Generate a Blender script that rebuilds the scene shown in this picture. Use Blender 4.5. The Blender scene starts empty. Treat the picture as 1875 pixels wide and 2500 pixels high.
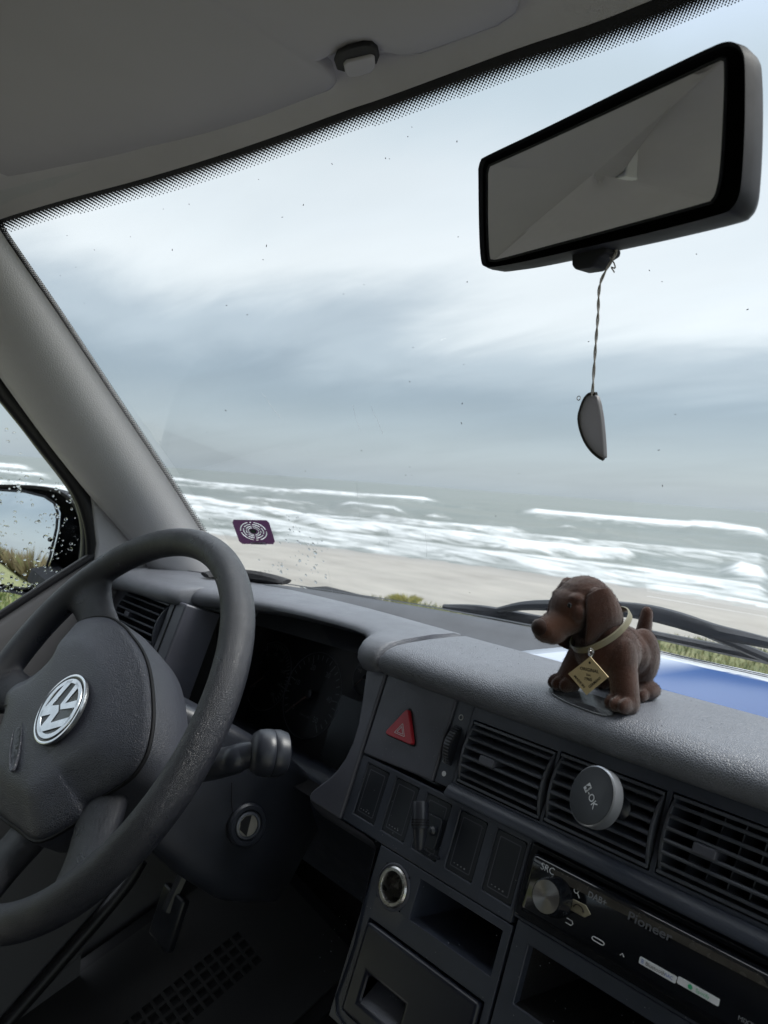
import bpy, bmesh, math, random
import numpy as np
from mathutils import Matrix, Vector
rnd = random.Random(7); nr = np.random.RandomState(11)
SC = bpy.context.scene; COL = SC.collection
PI = math.pi
CZ = 1.75                       # camera height above the ground the van stands on
# ------------------------------------------------------------------ camera
IW, IH, FPX = 1875.0, 2500.0, 1750.0
ROT = np.array([[0.6788414969, -0.0797876033, 0.7299370935],
                [0.7305149742, -0.0272179645, -0.6823540539],
                [0.0743107964, 0.9964402244, 0.0398093552]])
cam = bpy.data.cameras.new('camera'); cob = bpy.data.objects.new('camera', cam); COL.objects.link(cob)
cam.sensor_fit = 'VERTICAL'; cam.sensor_height = 36.0; cam.lens = FPX * 36.0 / IH
cam.clip_start = 0.01; cam.clip_end = 60000
M = Matrix([list(ROT[i]) + [0] for i in range(3)] + [[0, 0, 0, 1]]); M.translation = (0, 0, CZ)
cob.matrix_world = M
cam.dof.use_dof = True; cam.dof.focus_distance = 0.60; cam.dof.aperture_fstop = 13.0
SC.camera = cob
# ------------------------------------------------------------------ world, sun, exposure
SUN_EL, SUN_AZ = math.radians(52), math.radians(35)      # azimuth clockwise from +Y
world = bpy.data.worlds.new('World'); SC.world = world; world.use_nodes = True
sun = bpy.data.lights.new('sun', 'SUN'); sun.energy = 1.4; sun.angle = math.radians(25); sun.color = (1.0, 0.96, 0.9)
sob = bpy.data.objects.new('sun', sun); COL.objects.link(sob)
sdir = Vector((math.sin(SUN_AZ) * math.cos(SUN_EL), math.cos(SUN_AZ) * math.cos(SUN_EL), math.sin(SUN_EL)))
sob.rotation_euler = sdir.to_track_quat('Z', 'Y').to_euler(); sob.location = (0, 0, 40)
SC.view_settings.view_transform = 'Standard'; SC.view_settings.look = 'None'
SC.view_settings.exposure = 1.12; SC.view_settings.gamma = 1.0
SC.render.engine = 'CYCLES'
SC.cycles.use_denoising = True
try: SC.cycles.denoiser = 'OPENIMAGEDENOISE'
except Exception: pass
SC.cycles.max_bounces = 10; SC.cycles.diffuse_bounces = 5; SC.cycles.glossy_bounces = 5; SC.cycles.transmission_bounces = 6
SC.cycles.transparent_max_bounces = 16; SC.cycles.caustics_reflective = False; SC.cycles.caustics_refractive = False
SC.cycles.sample_clamp_indirect = 6.0

def N(nt, t, **kw):
    n = nt.nodes.new(t)
    for k, v in kw.items():
        if k.startswith('_'): setattr(n, k[1:], v)
        else: n.inputs[k.replace('__', ' ')].default_value = v
    return n
def ramp(nt, stops, fac=None, interp='LINEAR'):
    r = nt.nodes.new('ShaderNodeValToRGB'); r.color_ramp.interpolation = interp
    e = r.color_ramp.elements
    while len(e) < len(stops): e.new(0.5)
    for el, (p, c) in zip(e, stops):
        el.position = p; el.color = (c, c, c, 1) if not hasattr(c, '__len__') else (*c[:3], 1)
    if fac is not None: nt.links.new(fac, r.inputs[0])
    return r
def math_(nt, op, a, b=None, clamp=False):
    n = nt.nodes.new('ShaderNodeMath'); n.operation = op; n.use_clamp = clamp
    for i, v in enumerate((a, b)):
        if v is None: continue
        if isinstance(v, (int, float)): n.inputs[i].default_value = v
        else: nt.links.new(v, n.inputs[i])
    return n.outputs[0]
def mixc(nt, fac, a, b, mode='MIX'):
    n = nt.nodes.new('ShaderNodeMix'); n.data_type = 'RGBA'; n.blend_type = mode
    for s, v in ((n.inputs[0], fac), (n.inputs[6], a), (n.inputs[7], b)):
        if isinstance(v, (int, float)): s.default_value = v
        elif isinstance(v, tuple): s.default_value = (*v, 1)
        else: nt.links.new(v, s)
    return n.outputs[2]

def build_world():
    nt = world.node_tree; L = nt.links.new; nt.nodes.clear()
    out = nt.nodes.new('ShaderNodeOutputWorld'); bg = nt.nodes.new('ShaderNodeBackground'); bg.inputs[1].default_value = 0.1
    L(bg.outputs[0], out.inputs[0])
    sky = nt.nodes.new('ShaderNodeTexSky'); sky.sky_type = 'NISHITA'; sky.sun_disc = False
    sky.sun_elevation = SUN_EL; sky.sun_rotation = SUN_AZ; sky.air_density = 1.0; sky.dust_density = 1.5
    tc = nt.nodes.new('ShaderNodeTexCoord'); sep = nt.nodes.new('ShaderNodeSeparateXYZ'); L(tc.outputs['Generated'], sep.inputs[0])
    z = math_(nt, 'MAXIMUM', sep.outputs[2], 0.0)
    zz = math_(nt, 'ADD', z, 0.16)
    px = math_(nt, 'DIVIDE', sep.outputs[0], zz); py = math_(nt, 'DIVIDE', sep.outputs[1], zz)
    cmb = nt.nodes.new('ShaderNodeCombineXYZ'); L(px, cmb.inputs[0]); L(py, cmb.inputs[1])
    mp = nt.nodes.new('ShaderNodeMapping'); L(cmb.outputs[0], mp.inputs[0]); mp.inputs['Location'].default_value = (0.55, 1.9, 0.3); mp.inputs['Rotation'].default_value = (0, 0, math.radians(-40)); mp.inputs['Scale'].default_value = (0.34, 0.8, 1)
    n1 = N(nt, 'ShaderNodeTexNoise', Scale=0.9, Detail=6.0, Roughness=0.52, Distortion=0.35); L(mp.outputs[0], n1.inputs[0])
    n2 = N(nt, 'ShaderNodeTexNoise', Scale=3.2, Detail=5.0, Roughness=0.55, Distortion=0.5); L(mp.outputs[0], n2.inputs[0])
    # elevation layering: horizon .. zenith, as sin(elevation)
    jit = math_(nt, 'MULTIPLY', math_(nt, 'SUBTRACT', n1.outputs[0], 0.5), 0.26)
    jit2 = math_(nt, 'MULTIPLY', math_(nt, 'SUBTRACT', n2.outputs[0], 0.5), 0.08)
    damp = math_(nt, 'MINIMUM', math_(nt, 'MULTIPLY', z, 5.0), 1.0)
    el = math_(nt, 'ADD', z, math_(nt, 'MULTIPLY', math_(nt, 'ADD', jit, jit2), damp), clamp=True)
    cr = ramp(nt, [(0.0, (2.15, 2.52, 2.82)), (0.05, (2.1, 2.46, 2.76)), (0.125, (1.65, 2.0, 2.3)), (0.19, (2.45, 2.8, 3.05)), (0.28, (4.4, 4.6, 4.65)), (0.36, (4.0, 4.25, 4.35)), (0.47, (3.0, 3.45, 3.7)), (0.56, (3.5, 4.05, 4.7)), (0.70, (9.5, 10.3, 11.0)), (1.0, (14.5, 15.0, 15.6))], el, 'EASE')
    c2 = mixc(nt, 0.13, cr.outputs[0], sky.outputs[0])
    # soft mottling of the cloud deck
    mot = ramp(nt, [(0.3, 0.96), (0.7, 1.04)], n2.outputs[0])
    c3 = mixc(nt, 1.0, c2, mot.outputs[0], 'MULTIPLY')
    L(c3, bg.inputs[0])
build_world()
# ------------------------------------------------------------------ pixel rays (camera at K origin; K = world minus camera height)
def RAY(px, py): return ROT @ np.array([(px - IW / 2) / FPX, (IH / 2 - py) / FPX, -1.0])
def atX(px, py, v): d = RAY(px, py); return d * (v / d[0])
def atY(px, py, v): d = RAY(px, py); return d * (v / d[1])
def atZ(px, py, v): d = RAY(px, py); return d * (v / d[2])
def PROJ(P):
    c = np.asarray(P) @ ROT; return np.stack([IW / 2 + FPX * c[..., 0] / -c[..., 2], IH / 2 - FPX * c[..., 1] / -c[..., 2]], -1)
def planeray(px, py, o, n): d = RAY(px, py); return d * (np.dot(o, n) / np.dot(d, n))
X0 = -0.25                      # the van's centre line
def YW(X, Z): return 0.43 + 0.72 * (0.30 - Z) - (0.424 + 0.503 * Z) * (X - X0) ** 2
def atW(px, py, off=0.0):
    d = RAY(px, py); lo, hi = 0.02, 3.0; d = d / np.linalg.norm(d)
    for _ in range(60):
        m = (lo + hi) / 2
        if m * d[1] < YW(m * d[0], m * d[2]) - off: lo = m
        else: hi = m
    return d * lo
# fascia frame: u = X, v = up the slope, w = out of the dash
FO = np.array([0, .46, -.184]); FE = np.array([0, .35, 1.0]); FE = FE / np.linalg.norm(FE); FN = np.array([0, -FE[2], FE[1]])
FTH = -math.atan2(FE[1], FE[2])
def F(u, v, w=0.0): return FO + np.array([u, 0, 0]) + v * FE + w * FN
def fas(px, py, w=0.0): P = planeray(px, py, FO + w * FN, FN) - FO; return np.array([P[0], P @ FE])
LO = np.array([0, .42, -.17])
def FL(u, v, w=0.0): return LO + np.array([u, 0, 0]) + v * FE + w * FN
CLO = np.array([0, .54, -.262])
def FC(u, v, w=0.0): return CLO + np.array([u, 0, 0]) + v * FE + w * FN
# steering wheel frame
WC = np.array([-.673, .26, -.229]); WN = np.array([.0476, -math.cos(math.radians(35)), math.sin(math.radians(35))]); WN /= np.linalg.norm(WN)
WE1 = np.array([1, 0, 0]) - WN * WN[0]; WE1 /= np.linalg.norm(WE1); WE2 = np.cross(WN, WE1)
def WP(x, y, w=0.0): return WC + x * WE1 + y * WE2 + w * WN
def wpx(px, py, w=0.0): P = planeray(px, py, WC + w * WN, WN) - WC; return np.array([P @ WE1, P @ WE2])

# ------------------------------------------------------------------ materials
MATS = {}
def mat(name, col, rough=0.5, metal=0.0, spec=0.5, sheen=0.0, bump=None, var=None, coat=0.0, aniso=0.0, trans=0.0, alpha=1.0):
    m = bpy.data.materials.new(name); m.use_nodes = True; nt = m.node_tree; L = nt.links.new
    b = nt.nodes['Principled BSDF']
    b.inputs['Base Color'].default_value = (*col, 1); b.inputs['Roughness'].default_value = rough; b.inputs['Metallic'].default_value = metal
    b.inputs['Specular IOR Level'].default_value = spec; b.inputs['Coat Weight'].default_value = coat; b.inputs['Coat Roughness'].default_value = .08
    b.inputs['Transmission Weight'].default_value = trans; b.inputs['Alpha'].default_value = alpha
    if sheen:
        b.inputs['Sheen Weight'].default_value = sheen; b.inputs['Sheen Roughness'].default_value = 0.45
    tc = nt.nodes.new('ShaderNodeTexCoord'); P = tc.outputs['Object']
    if var:                                             # (scale, amount, rough amount): wear and dust
        sc_, am, ra = var
        n = N(nt, 'ShaderNodeTexNoise', Scale=sc_, Detail=6.0, Roughness=0.6); L(P, n.inputs[0])
        r = ramp(nt, [(0.3, 1 - am), (0.7, 1 + am)], n.outputs[0])
        L(mixc(nt, 1.0, col, r.outputs[0], 'MULTIPLY'), b.inputs['Base Color'])
        if ra:
            n2 = N(nt, 'ShaderNodeTexNoise', Scale=sc_ * 2.3, Detail=5.0); L(P, n2.inputs[0])
            r2 = ramp(nt, [(0.3, max(0.02, rough - ra)), (0.7, rough + ra)], n2.outputs[0]); L(r2.outputs[0], b.inputs['Roughness'])
    if bump:
        kind, sc_, st, dist = bump
        if kind == 'leather':
            nz = N(nt, 'ShaderNodeTexNoise', Scale=sc_ * 0.4, Detail=2.0); L(P, nz.inputs[0])
            vm = nt.nodes.new('ShaderNodeVectorMath'); vm.operation = 'MULTIPLY_ADD'; L(nz.outputs[1], vm.inputs[0]); vm.inputs[1].default_value = (1.6 / sc_,) * 3; L(P, vm.inputs[2])
            v = N(nt, 'ShaderNodeTexVoronoi', Scale=sc_, _feature='DISTANCE_TO_EDGE'); L(vm.outputs[0], v.inputs[0])
            h = ramp(nt, [(0.0, 0.0), (0.16, 0.75), (0.5, 1.0)], v.outputs[0]).outputs[0]
        elif kind == 'fabric':
            w1 = N(nt, 'ShaderNodeTexNoise', Scale=sc_, Detail=3.0, Roughness=0.7); L(P, w1.inputs[0]); h = w1.outputs[0]
        else:
            w1 = N(nt, 'ShaderNodeTexNoise', Scale=sc_, Detail=2.0, Roughness=0.5); L(P, w1.inputs[0]); h = w1.outputs[0]
        bn = nt.nodes.new('ShaderNodeBump'); bn.inputs['Strength'].default_value = st; bn.inputs['Distance'].default_value = dist
        L(h, bn.inputs['Height']); L(bn.outputs[0], b.inputs['Normal'])
    MATS[name] = m; return m
M_PAD = mat('dash_pad', (.140, .148, .172), .38, spec=.65, bump=('leather', 620, .5, .0006), var=(30, .10, .05))
M_ROLL = mat('dash_roll', (.060, .064, .075), .42, spec=.55, bump=('fine', 900, .3, .0004), var=(20, .15, .06))
M_FASC = mat('fascia_plastic', (.040, .047, .066), .38, spec=.55, bump=('fine', 1100, .35, .0003), var=(22, .15, .05))
M_POST = mat('post_plastic', (.080, .083, .104), .40, spec=.55, bump=('fine', 1100, .35, .0003), var=(22, .12, .05))
M_SWITCH = mat('switch_plastic', (.014, .017, .024), .34, spec=.5, bump=('fine', 1500, .25, .0002), var=(45, .08, .03))
M_VENT = mat('vent_plastic', (.080, .088, .108), .34, spec=.6, var=(60, .12, .05))
M_DARK = mat('dark_recess', (.010, .010, .012), .6, spec=.3)
M_RUB = mat('rubber', (.014, .016, .022), .36, spec=.5, var=(30, .2, .08))
M_LEATH = mat('rim_leather', (.017, .019, .027), .39, spec=.7, bump=('leather', 950, .6, .00045), var=(16, .30, .13))
M_BAG = mat('airbag_cover', (.042, .046, .064), .36, spec=.7, bump=('leather', 560, .6, .0005), var=(9, .12, .05))
M_HUB = mat('hub_plastic', (.050, .054, .068), .42, spec=.5, bump=('leather', 600, .4, .0004))
M_CHROME = mat('chrome', (.78, .8, .82), .18, 1.0)
M_SILVER = mat('silver_foil', (.72, .75, .79), .33, 1.0, var=(90, .08, .08))
M_INLAY = mat('emblem_inlay', (.10, .105, .11), .35, .4)
M_GLOSS = mat('gloss_black', (.007, .008, .011), .12, spec=.6, var=(40, .15, .03))
M_RED = mat('hazard_red', (.42, .022, .035), .34, spec=.5, var=(120, .08, .04))
M_HEAD = mat('headliner', (.53, .52, .53), .92, spec=.15, bump=('fabric', 500, .35, .0008), var=(7, .06, 0))
M_VISOR = mat('visor_vinyl', (.40, .39, .40), .75, spec=.25, bump=('fine', 700, .2, .0004), var=(5, .04, 0))
M_PILLAR = mat('pillar_trim', (.54, .535, .55), .44, spec=.45, bump=('leather', 420, .35, .0006), var=(6, .05, .04))
M_SEAL = mat('seal_rubber', (.012, .012, .015), .45, spec=.4)
M_FRIT = mat('frit', (.006, .006, .008), .35, spec=.3)
M_DOOR = mat('door_trim', (.105, .105, .112), .7, spec=.3, bump=('fabric', 900, .3, .0004))
M_CARPET = mat('carpet', (.022, .022, .023), .95, spec=.1, bump=('fabric', 400, .8, .002), var=(8, .35, 0))
M_FLOCK = mat('flock', (.060, .026, .0175), .98, spec=.03, sheen=.5, bump=('fabric', 1500, .9, .0009), var=(60, .3, 0))
M_FLOCK_D = mat('flock_dark', (.026, .013, .010), .95, spec=.05, sheen=.35, bump=('fabric', 2600, .5, .0004), var=(60, .25, 0))
M_EYE = mat('eye_black', (.006, .005, .005), .1)
M_COLLAR = mat('collar', (.20, .18, .115), .4, spec=.5)
M_GOLD = mat('gold_card', (.66, .52, .29), .45, .15, var=(80, .06, .05))
M_INK = mat('ink', (.03, .02, .012), .6)
M_WHITE = mat('white_print', (.72, .73, .75), .5)
M_GREYP = mat('grey_print', (.22, .23, .25), .5)
M_STEEL = mat('steel', (.55, .54, .52), .3, 1.0, var=(60, .15, .1))
M_BRUSH = mat('brushed_knob', (.55, .53, .50), .28, 1.0, var=(40, .06, .05))
M_MIRROR = mat('mirror_glass', (.93, .94, .94), .015, 1.0)
M_STONE = mat('agate', (.26, .24, .25), .25, spec=.5, trans=.25, var=(55, .3, .05))
M_STRING = mat('string', (.42, .40, .38), .85)
M_STICK0 = mat('sticker_purple0', (.045, .022, .05), .45, var=(160, .3, 0))
M_STICK20 = mat('sticker_green0', (.03, .06, .035), .45)
M_PAPER = mat('paper', (.68, .72, .80), .35, spec=.4)
M_DEBRIS = mat('debris', (.02, .018, .015), .8)
M_CLUST = mat('cluster_face', (.010, .011, .013), .5, spec=.3)
M_LCD = mat('lcd', (.016, .022, .024), .25)
M_NEEDLE = mat('needle', (.16, .10, .09), .5)
M_DIAL = mat('dial_print', (.16, .17, .19), .6)
M_BLUEP = mat('blue_print', (.09, .16, .45), .5)
M_GREENP = mat('green_print', (.05, .42, .20), .5)
M_BODY = mat('van_paint', (.30, .31, .33), .25, coat=.6)

M_HOUS = mat('mirror_housing', (.012, .013, .018), .62, spec=.25, var=(25, .15, .05))
def glass_mat(name, tint=(.95, .97, .97), refl=1.0):
    m = bpy.data.materials.new(name); m.use_nodes = True; nt = m.node_tree; nt.nodes.clear(); L = nt.links.new
    o = nt.nodes.new('ShaderNodeOutputMaterial'); mx = nt.nodes.new('ShaderNodeMixShader'); t = nt.nodes.new('ShaderNodeBsdfTransparent'); g = nt.nodes.new('ShaderNodeBsdfGlossy')
    t.inputs[0].default_value = (*tint, 1); g.inputs[0].default_value = (1, 1, 1, 1); g.inputs['Roughness'].default_value = 0.01
    lw = nt.nodes.new('ShaderNodeFresnel'); lw.inputs[0].default_value = 1.35
    geo = nt.nodes.new('ShaderNodeNewGeometry')
    L(math_(nt, 'MULTIPLY', lw.outputs[0], refl), mx.inputs[0]); L(t.outputs[0], mx.inputs[1]); L(g.outputs[0], mx.inputs[2]); L(mx.outputs[0], o.inputs[0])
    return m
M_GLASS = glass_mat('window_glass', refl=.19)
M_LENS = glass_mat('cluster_lens', (.8, .8, .82), .08)
def drop_mat():
    m = bpy.data.materials.new('water_drop'); m.use_nodes = True; nt = m.node_tree; nt.nodes.clear(); L = nt.links.new
    o = nt.nodes.new('ShaderNodeOutputMaterial'); g = nt.nodes.new('ShaderNodeBsdfGlass'); g.inputs['IOR'].default_value = 1.33; g.inputs['Roughness'].default_value = 0
    L(g.outputs[0], o.inputs[0]); return m
M_DROP = drop_mat()
def film_mat(name, col, amt):
    m = bpy.data.materials.new(name); m.use_nodes = True; nt = m.node_tree; L = nt.links.new; b = nt.nodes['Principled BSDF']; b.inputs['Base Color'].default_value = (*col, 1); b.inputs['Roughness'].default_value = .4
    t = nt.nodes.new('ShaderNodeBsdfTranslucent'); t.inputs[0].default_value = (*col, 1); mx = nt.nodes.new('ShaderNodeMixShader'); mx.inputs[0].default_value = amt
    L(b.outputs[0], mx.inputs[1]); L(t.outputs[0], mx.inputs[2]); L(mx.outputs[0], nt.nodes['Material Output'].inputs[0]); return m
M_STICK = film_mat('sticker_purple', (.060, .026, .062), .5); M_FILMW = film_mat('sticker_pale', (.62, .62, .66), .6); M_STICK2 = film_mat('sticker_green', (.06, .11, .07), .5)

# ------------------------------------------------------------------ mesh helpers
ORG = {}
def thing(name, label, cat, org, group=None, kind=None):
    o = bpy.data.objects.new(name, None); COL.objects.link(o); o.empty_display_size = .02
    o.location = (org[0], org[1], org[2] + CZ); o['label'] = label; o['category'] = cat
    if group: o['group'] = group
    if kind: o['kind'] = kind
    ORG[o] = np.array(org, float); return o
def root(o):
    while o.parent is not None: o = o.parent
    return o
def finish(o, smooth, bevel, sub):
    me = o.data
    if smooth is not None:
        me.shade_smooth()
        if smooth < 180: me.set_sharp_from_angle(angle=math.radians(smooth))
    if bevel:
        md = o.modifiers.new('bevel', 'BEVEL'); md.width = bevel; md.segments = 3; md.limit_method = 'ANGLE'; md.angle_limit = math.radians(35); md.harden_normals = False
    if sub:
        md = o.modifiers.new('sub', 'SUBSURF'); md.levels = sub; md.render_levels = sub
def mk(name, V, Fc, m, parent=None, smooth=35, bevel=0, sub=0, label=None, cat=None, group=None, kind=None, org=None):
    V = np.asarray(V, float).reshape(-1, 3)
    if parent is not None: og = ORG[root(parent)]
    else: og = np.array(org if org is not None else (V.min(0) + V.max(0)) / 2 * [1, 1, 0] + [0, 0, V[:, 2].min()], float)
    me = bpy.data.meshes.new(name); me.from_pydata((V - og).tolist(), [], [list(map(int, f)) for f in Fc]); me.update()
    if isinstance(m, (list, tuple)):
        for k in m: me.materials.append(k)
    else: me.materials.append(m)
    o = bpy.data.objects.new(name, me); COL.objects.link(o)
    if parent is not None: o.parent = parent
    else: o.location = (og[0], og[1], og[2] + CZ); ORG[o] = og
    bm = bmesh.new(); bm.from_mesh(me); bmesh.ops.recalc_face_normals(bm, faces=bm.faces); bm.to_mesh(me); bm.free()
    finish(o, smooth, bevel, sub)
    for k, v in (('label', label), ('category', cat), ('group', group), ('kind', kind)):
        if v: o[k] = v
    return o
class MB:
    def __init__(s): s.V = []; s.F = []
    def add(s, V, Fc):
        b = len(s.V); s.V += [tuple(v) for v in V]; s.F += [[i + b for i in f] for f in Fc]; return s
    def prism(s, pts, off):
        n = len(pts); P = [np.asarray(p) for p in pts]; o = np.asarray(off)
        V = P + [p + o for p in P]
        return s.add(V, [list(range(n)), list(range(2 * n - 1, n - 1, -1))] + [[i, (i + 1) % n, n + (i + 1) % n, n + i] for i in range(n)])
    def loft(s, rings, close=True, cap0=True, cap1=True):
        n = len(rings[0]); V = [p for r in rings for p in r]; Fc = []
        for k in range(len(rings) - 1):
            for i in range(n if close else n - 1):
                j = (i + 1) % n; Fc.append([k * n + i, k * n + j, (k + 1) * n + j, (k + 1) * n + i])
        if close and cap0: Fc.append(list(range(n))[::-1])
        if close and cap1: Fc.append([(len(rings) - 1) * n + i for i in range(n)])
        return s.add(V, Fc)
    def tube(s, path, rad, n=10, cap=True, ref=(0.13, 0.27, 0.95)):
        P = [np.asarray(p, float) for p in path]; R = rad if hasattr(rad, '__len__') else [rad] * len(P); rings = []
        up = np.asarray(ref, float)
        for i, p in enumerate(P):
            t = P[min(i + 1, len(P) - 1)] - P[max(i - 1, 0)]; t = t / (np.linalg.norm(t) + 1e-12)
            a = up - t * (up @ t); a /= np.linalg.norm(a); b = np.cross(t, a); up = a
            r = R[i]; ra, rb = (r if hasattr(r, '__len__') else (r, r))
            rings.append([p + ra * math.cos(2 * PI * k / n) * a + rb * math.sin(2 * PI * k / n) * b for k in range(n)])
        return s.loft(rings, True, cap, cap)
    def lathe(s, o, ax, prof, n=32, caps=True, ref=(0.3, 0.8, 0.2)):
        ax = np.asarray(ax, float); ax /= np.linalg.norm(ax); a = np.asarray(ref, float); a = a - ax * (a @ ax); a /= np.linalg.norm(a); b = np.cross(ax, a)
        rings = [[np.asarray(o) + h * ax + r * (math.cos(2 * PI * k / n) * a + math.sin(2 * PI * k / n) * b) for k in range(n)] for r, h in prof]
        return s.loft(rings, True, caps, caps)
    def ell(s, c, r, rot=None, n=16, m=10):
        V = []; Rm = np.eye(3) if rot is None else rot
        for i in range(m + 1):
            t = PI * i / m
            for k in range(n):
                p = 2 * PI * k / n; V.append(np.asarray(c) + Rm @ (np.array([math.sin(t) * math.cos(p), math.sin(t) * math.sin(p), math.cos(t)]) * r))
        Fc = [[i * n + k, i * n + (k + 1) % n, (i + 1) * n + (k + 1) % n, (i + 1) * n + k] for i in range(m) for k in range(n)]
        return s.add(V, Fc)
    def box(s, lo, hi):
        x0, y0, z0 = lo; x1, y1, z1 = hi
        return s.prism([(x0, y0, z0), (x1, y0, z0), (x1, y1, z0), (x0, y1, z0)], (0, 0, z1 - z0))
    def build(s, name, m, parent=None, **kw): return mk(name, s.V, s.F, m, parent, **kw)
def grid(rows):                                         # rows of points -> V, F
    n = len(rows[0]); V = [p for r in rows for p in r]
    return V, [[k * n + i, k * n + i + 1, (k + 1) * n + i + 1, (k + 1) * n + i] for k in range(len(rows) - 1) for i in range(n - 1)]
def rrect(u0, v0, u1, v1, r, n=4):
    pts = []
    for cx, cy, a0 in ((u1 - r, v1 - r, 0), (u0 + r, v1 - r, 90), (u0 + r, v0 + r, 180), (u1 - r, v0 + r, 270)):
        for k in range(n + 1):
            a = math.radians(a0 + 90 * k / n); pts.append((cx + r * math.cos(a), cy + r * math.sin(a)))
    return pts
def fprism(mb, uv, w0, w1, fr=F): return mb.prism([fr(u, v, w1) for u, v in uv], fr(0, 0, w0) - fr(0, 0, w1))
def holes_panel(mb, u0, v0, u1, v1, holes, w0, w1, skip=None, fr=F):
    us = sorted({u0, u1, *[h[0] for h in holes], *[h[2] for h in holes], *([skip[0]] if skip else [])}); vs = sorted({v0, v1, *[h[1] for h in holes], *[h[3] for h in holes], *([skip[1]] if skip else [])})
    nu, nv = len(us), len(vs); solid = np.zeros((nu - 1, nv - 1), bool)
    for i in range(nu - 1):
        for j in range(nv - 1):
            cu, cv = (us[i] + us[i + 1]) / 2, (vs[j] + vs[j + 1]) / 2
            solid[i, j] = not any(h[0] < cu < h[2] and h[1] < cv < h[3] for h in holes) and not (skip and cu < skip[0] and cv < skip[1])
    V = [fr(u, v, w1) for u in us for v in vs] + [fr(u, v, w0) for u in us for v in vs]; T = nu * nv; Fc = []
    ix = lambda i, j: i * nv + j
    for i in range(nu - 1):
        for j in range(nv - 1):
            if not solid[i, j]: continue
            Fc.append([ix(i, j), ix(i + 1, j), ix(i + 1, j + 1), ix(i, j + 1)])
            for di, dj, a, b in ((-1, 0, (i, j), (i, j + 1)), (1, 0, (i + 1, j + 1), (i + 1, j)), (0, -1, (i + 1, j), (i, j)), (0, 1, (i, j + 1), (i + 1, j + 1))):
                p, q = i + di, j + dj
                if p < 0 or q < 0 or p >= nu - 1 or q >= nv - 1 or not solid[p, q]:
                    Fc.append([ix(*a), ix(*b), ix(*b) + T, ix(*a) + T])
    used = sorted({i for f in Fc for i in f}); mp = {a: b for b, a in enumerate(used)}
    return mb.add([V[i] for i in used], [[mp[i] for i in f] for f in Fc])
def spline(pts, n):                                     # Catmull-Rom through points
    P = [np.asarray(p, float) for p in pts]; P = [2 * P[0] - P[1]] + P + [2 * P[-1] - P[-2]]; out = []
    m = len(P) - 3
    for q in range(n + 1):
        t = q / n * m; i = min(int(t), m - 1); f = t - i; a, b, c, d = P[i:i + 4]
        out.append(.5 * (2 * b + (c - a) * f + (2 * a - 5 * b + 4 * c - d) * f * f + (3 * b - a - 3 * c + d) * f ** 3))
    return out
def text(name, body, o, ex, ey, size, m, parent, depth=.0002, align='CENTER', bold=0.0, sx=1.0):
    cu = bpy.data.curves.new('t', 'FONT'); cu.body = body; cu.size = 1.0; cu.align_x = align; cu.align_y = 'CENTER'; cu.offset = bold; cu.resolution_u = 3
    ob = bpy.data.objects.new('t', cu); COL.objects.link(ob); dg = bpy.context.evaluated_depsgraph_get(); dg.update()
    me = bpy.data.meshes.new_from_object(ob.evaluated_get(dg)); bpy.data.objects.remove(ob); bpy.data.curves.remove(cu)
    ex = np.asarray(ex, float); ex /= np.linalg.norm(ex); ey = np.asarray(ey, float); ey /= np.linalg.norm(ey); n = np.cross(ex, ey)
    V = [np.asarray(o) + size * (v.co.x * sx * ex + v.co.y * ey) + depth * n for v in me.vertices]; Fc = [list(p.vertices) for p in me.polygons]; bpy.data.meshes.remove(me)
    return mk(name, V, Fc, m, parent, smooth=None)
def remesh(name, mb, vox, m, parent, smooth_it=6, kind=None):
    og = ORG[root(parent)]
    me = bpy.data.meshes.new('tmp'); me.from_pydata((np.array(mb.V) - og).tolist(), [], mb.F)
    ob = bpy.data.objects.new('tmp', me); COL.objects.link(ob)
    md = ob.modifiers.new('r', 'REMESH'); md.mode = 'VOXEL'; md.voxel_size = vox
    ms = ob.modifiers.new('s', 'SMOOTH'); ms.factor = .5; ms.iterations = smooth_it
    dg = bpy.context.evaluated_depsgraph_get(); dg.update(); new = bpy.data.meshes.new_from_object(ob.evaluated_get(dg)); new.name = name
    bpy.data.objects.remove(ob); bpy.data.meshes.remove(me)
    new.materials.clear(); new.materials.append(m); new.shade_smooth()
    o = bpy.data.objects.new(name, new); COL.objects.link(o); o.parent = parent; return o
def inst(name, src, loc, parent, rot=None):             # a further piece sharing the mesh of src
    o = src.copy(); o.name = name; COL.objects.link(o); o.parent = parent; o.location = loc
    if rot: o.rotation_euler = rot
    return o
# ================================================================== outside: land, beach, sea
def vnoise(x, y, seed=0):                               # smooth value noise
    xi, yi = np.floor(x).astype(int), np.floor(y).astype(int); fx, fy = x - xi, y - yi
    fx = fx * fx * (3 - 2 * fx); fy = fy * fy * (3 - 2 * fy)
    def h(a, b):
        v = np.sin(a * 127.1 + b * 311.7 + seed * 74.7) * 43758.5453; return v - np.floor(v)
    return (h(xi, yi) * (1 - fx) + h(xi + 1, yi) * fx) * (1 - fy) + (h(xi, yi + 1) * (1 - fx) + h(xi + 1, yi + 1) * fx) * fy
def fbm(x, y, o=4, seed=0):
    s = 0; a = .5
    for k in range(o): s = s + a * vnoise(x * 2 ** k, y * 2 ** k, seed + k); a *= .5
    return s
SEA = -6.0
def shoreY(x): return np.interp(x, [-400, -200, -62, -47, -35, -27, 60, 400], [-40, -10, 35, 42, 47.5, 49, 49.5, 40])
def edgeY(x): return np.interp(x, [-60, -14, -10.5, -9.4, -8.4, -7.6, -5.6, -4, -3, 0, 60], [2.6, 3.0, 4.6, 5.6, 6.6, 7.6, 8.0, 9.3, 9.8, 10.2, 10.5]) + 1.0 * (fbm(x * .55, x * 0 + 3.3, 3, 5) - .45)
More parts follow.
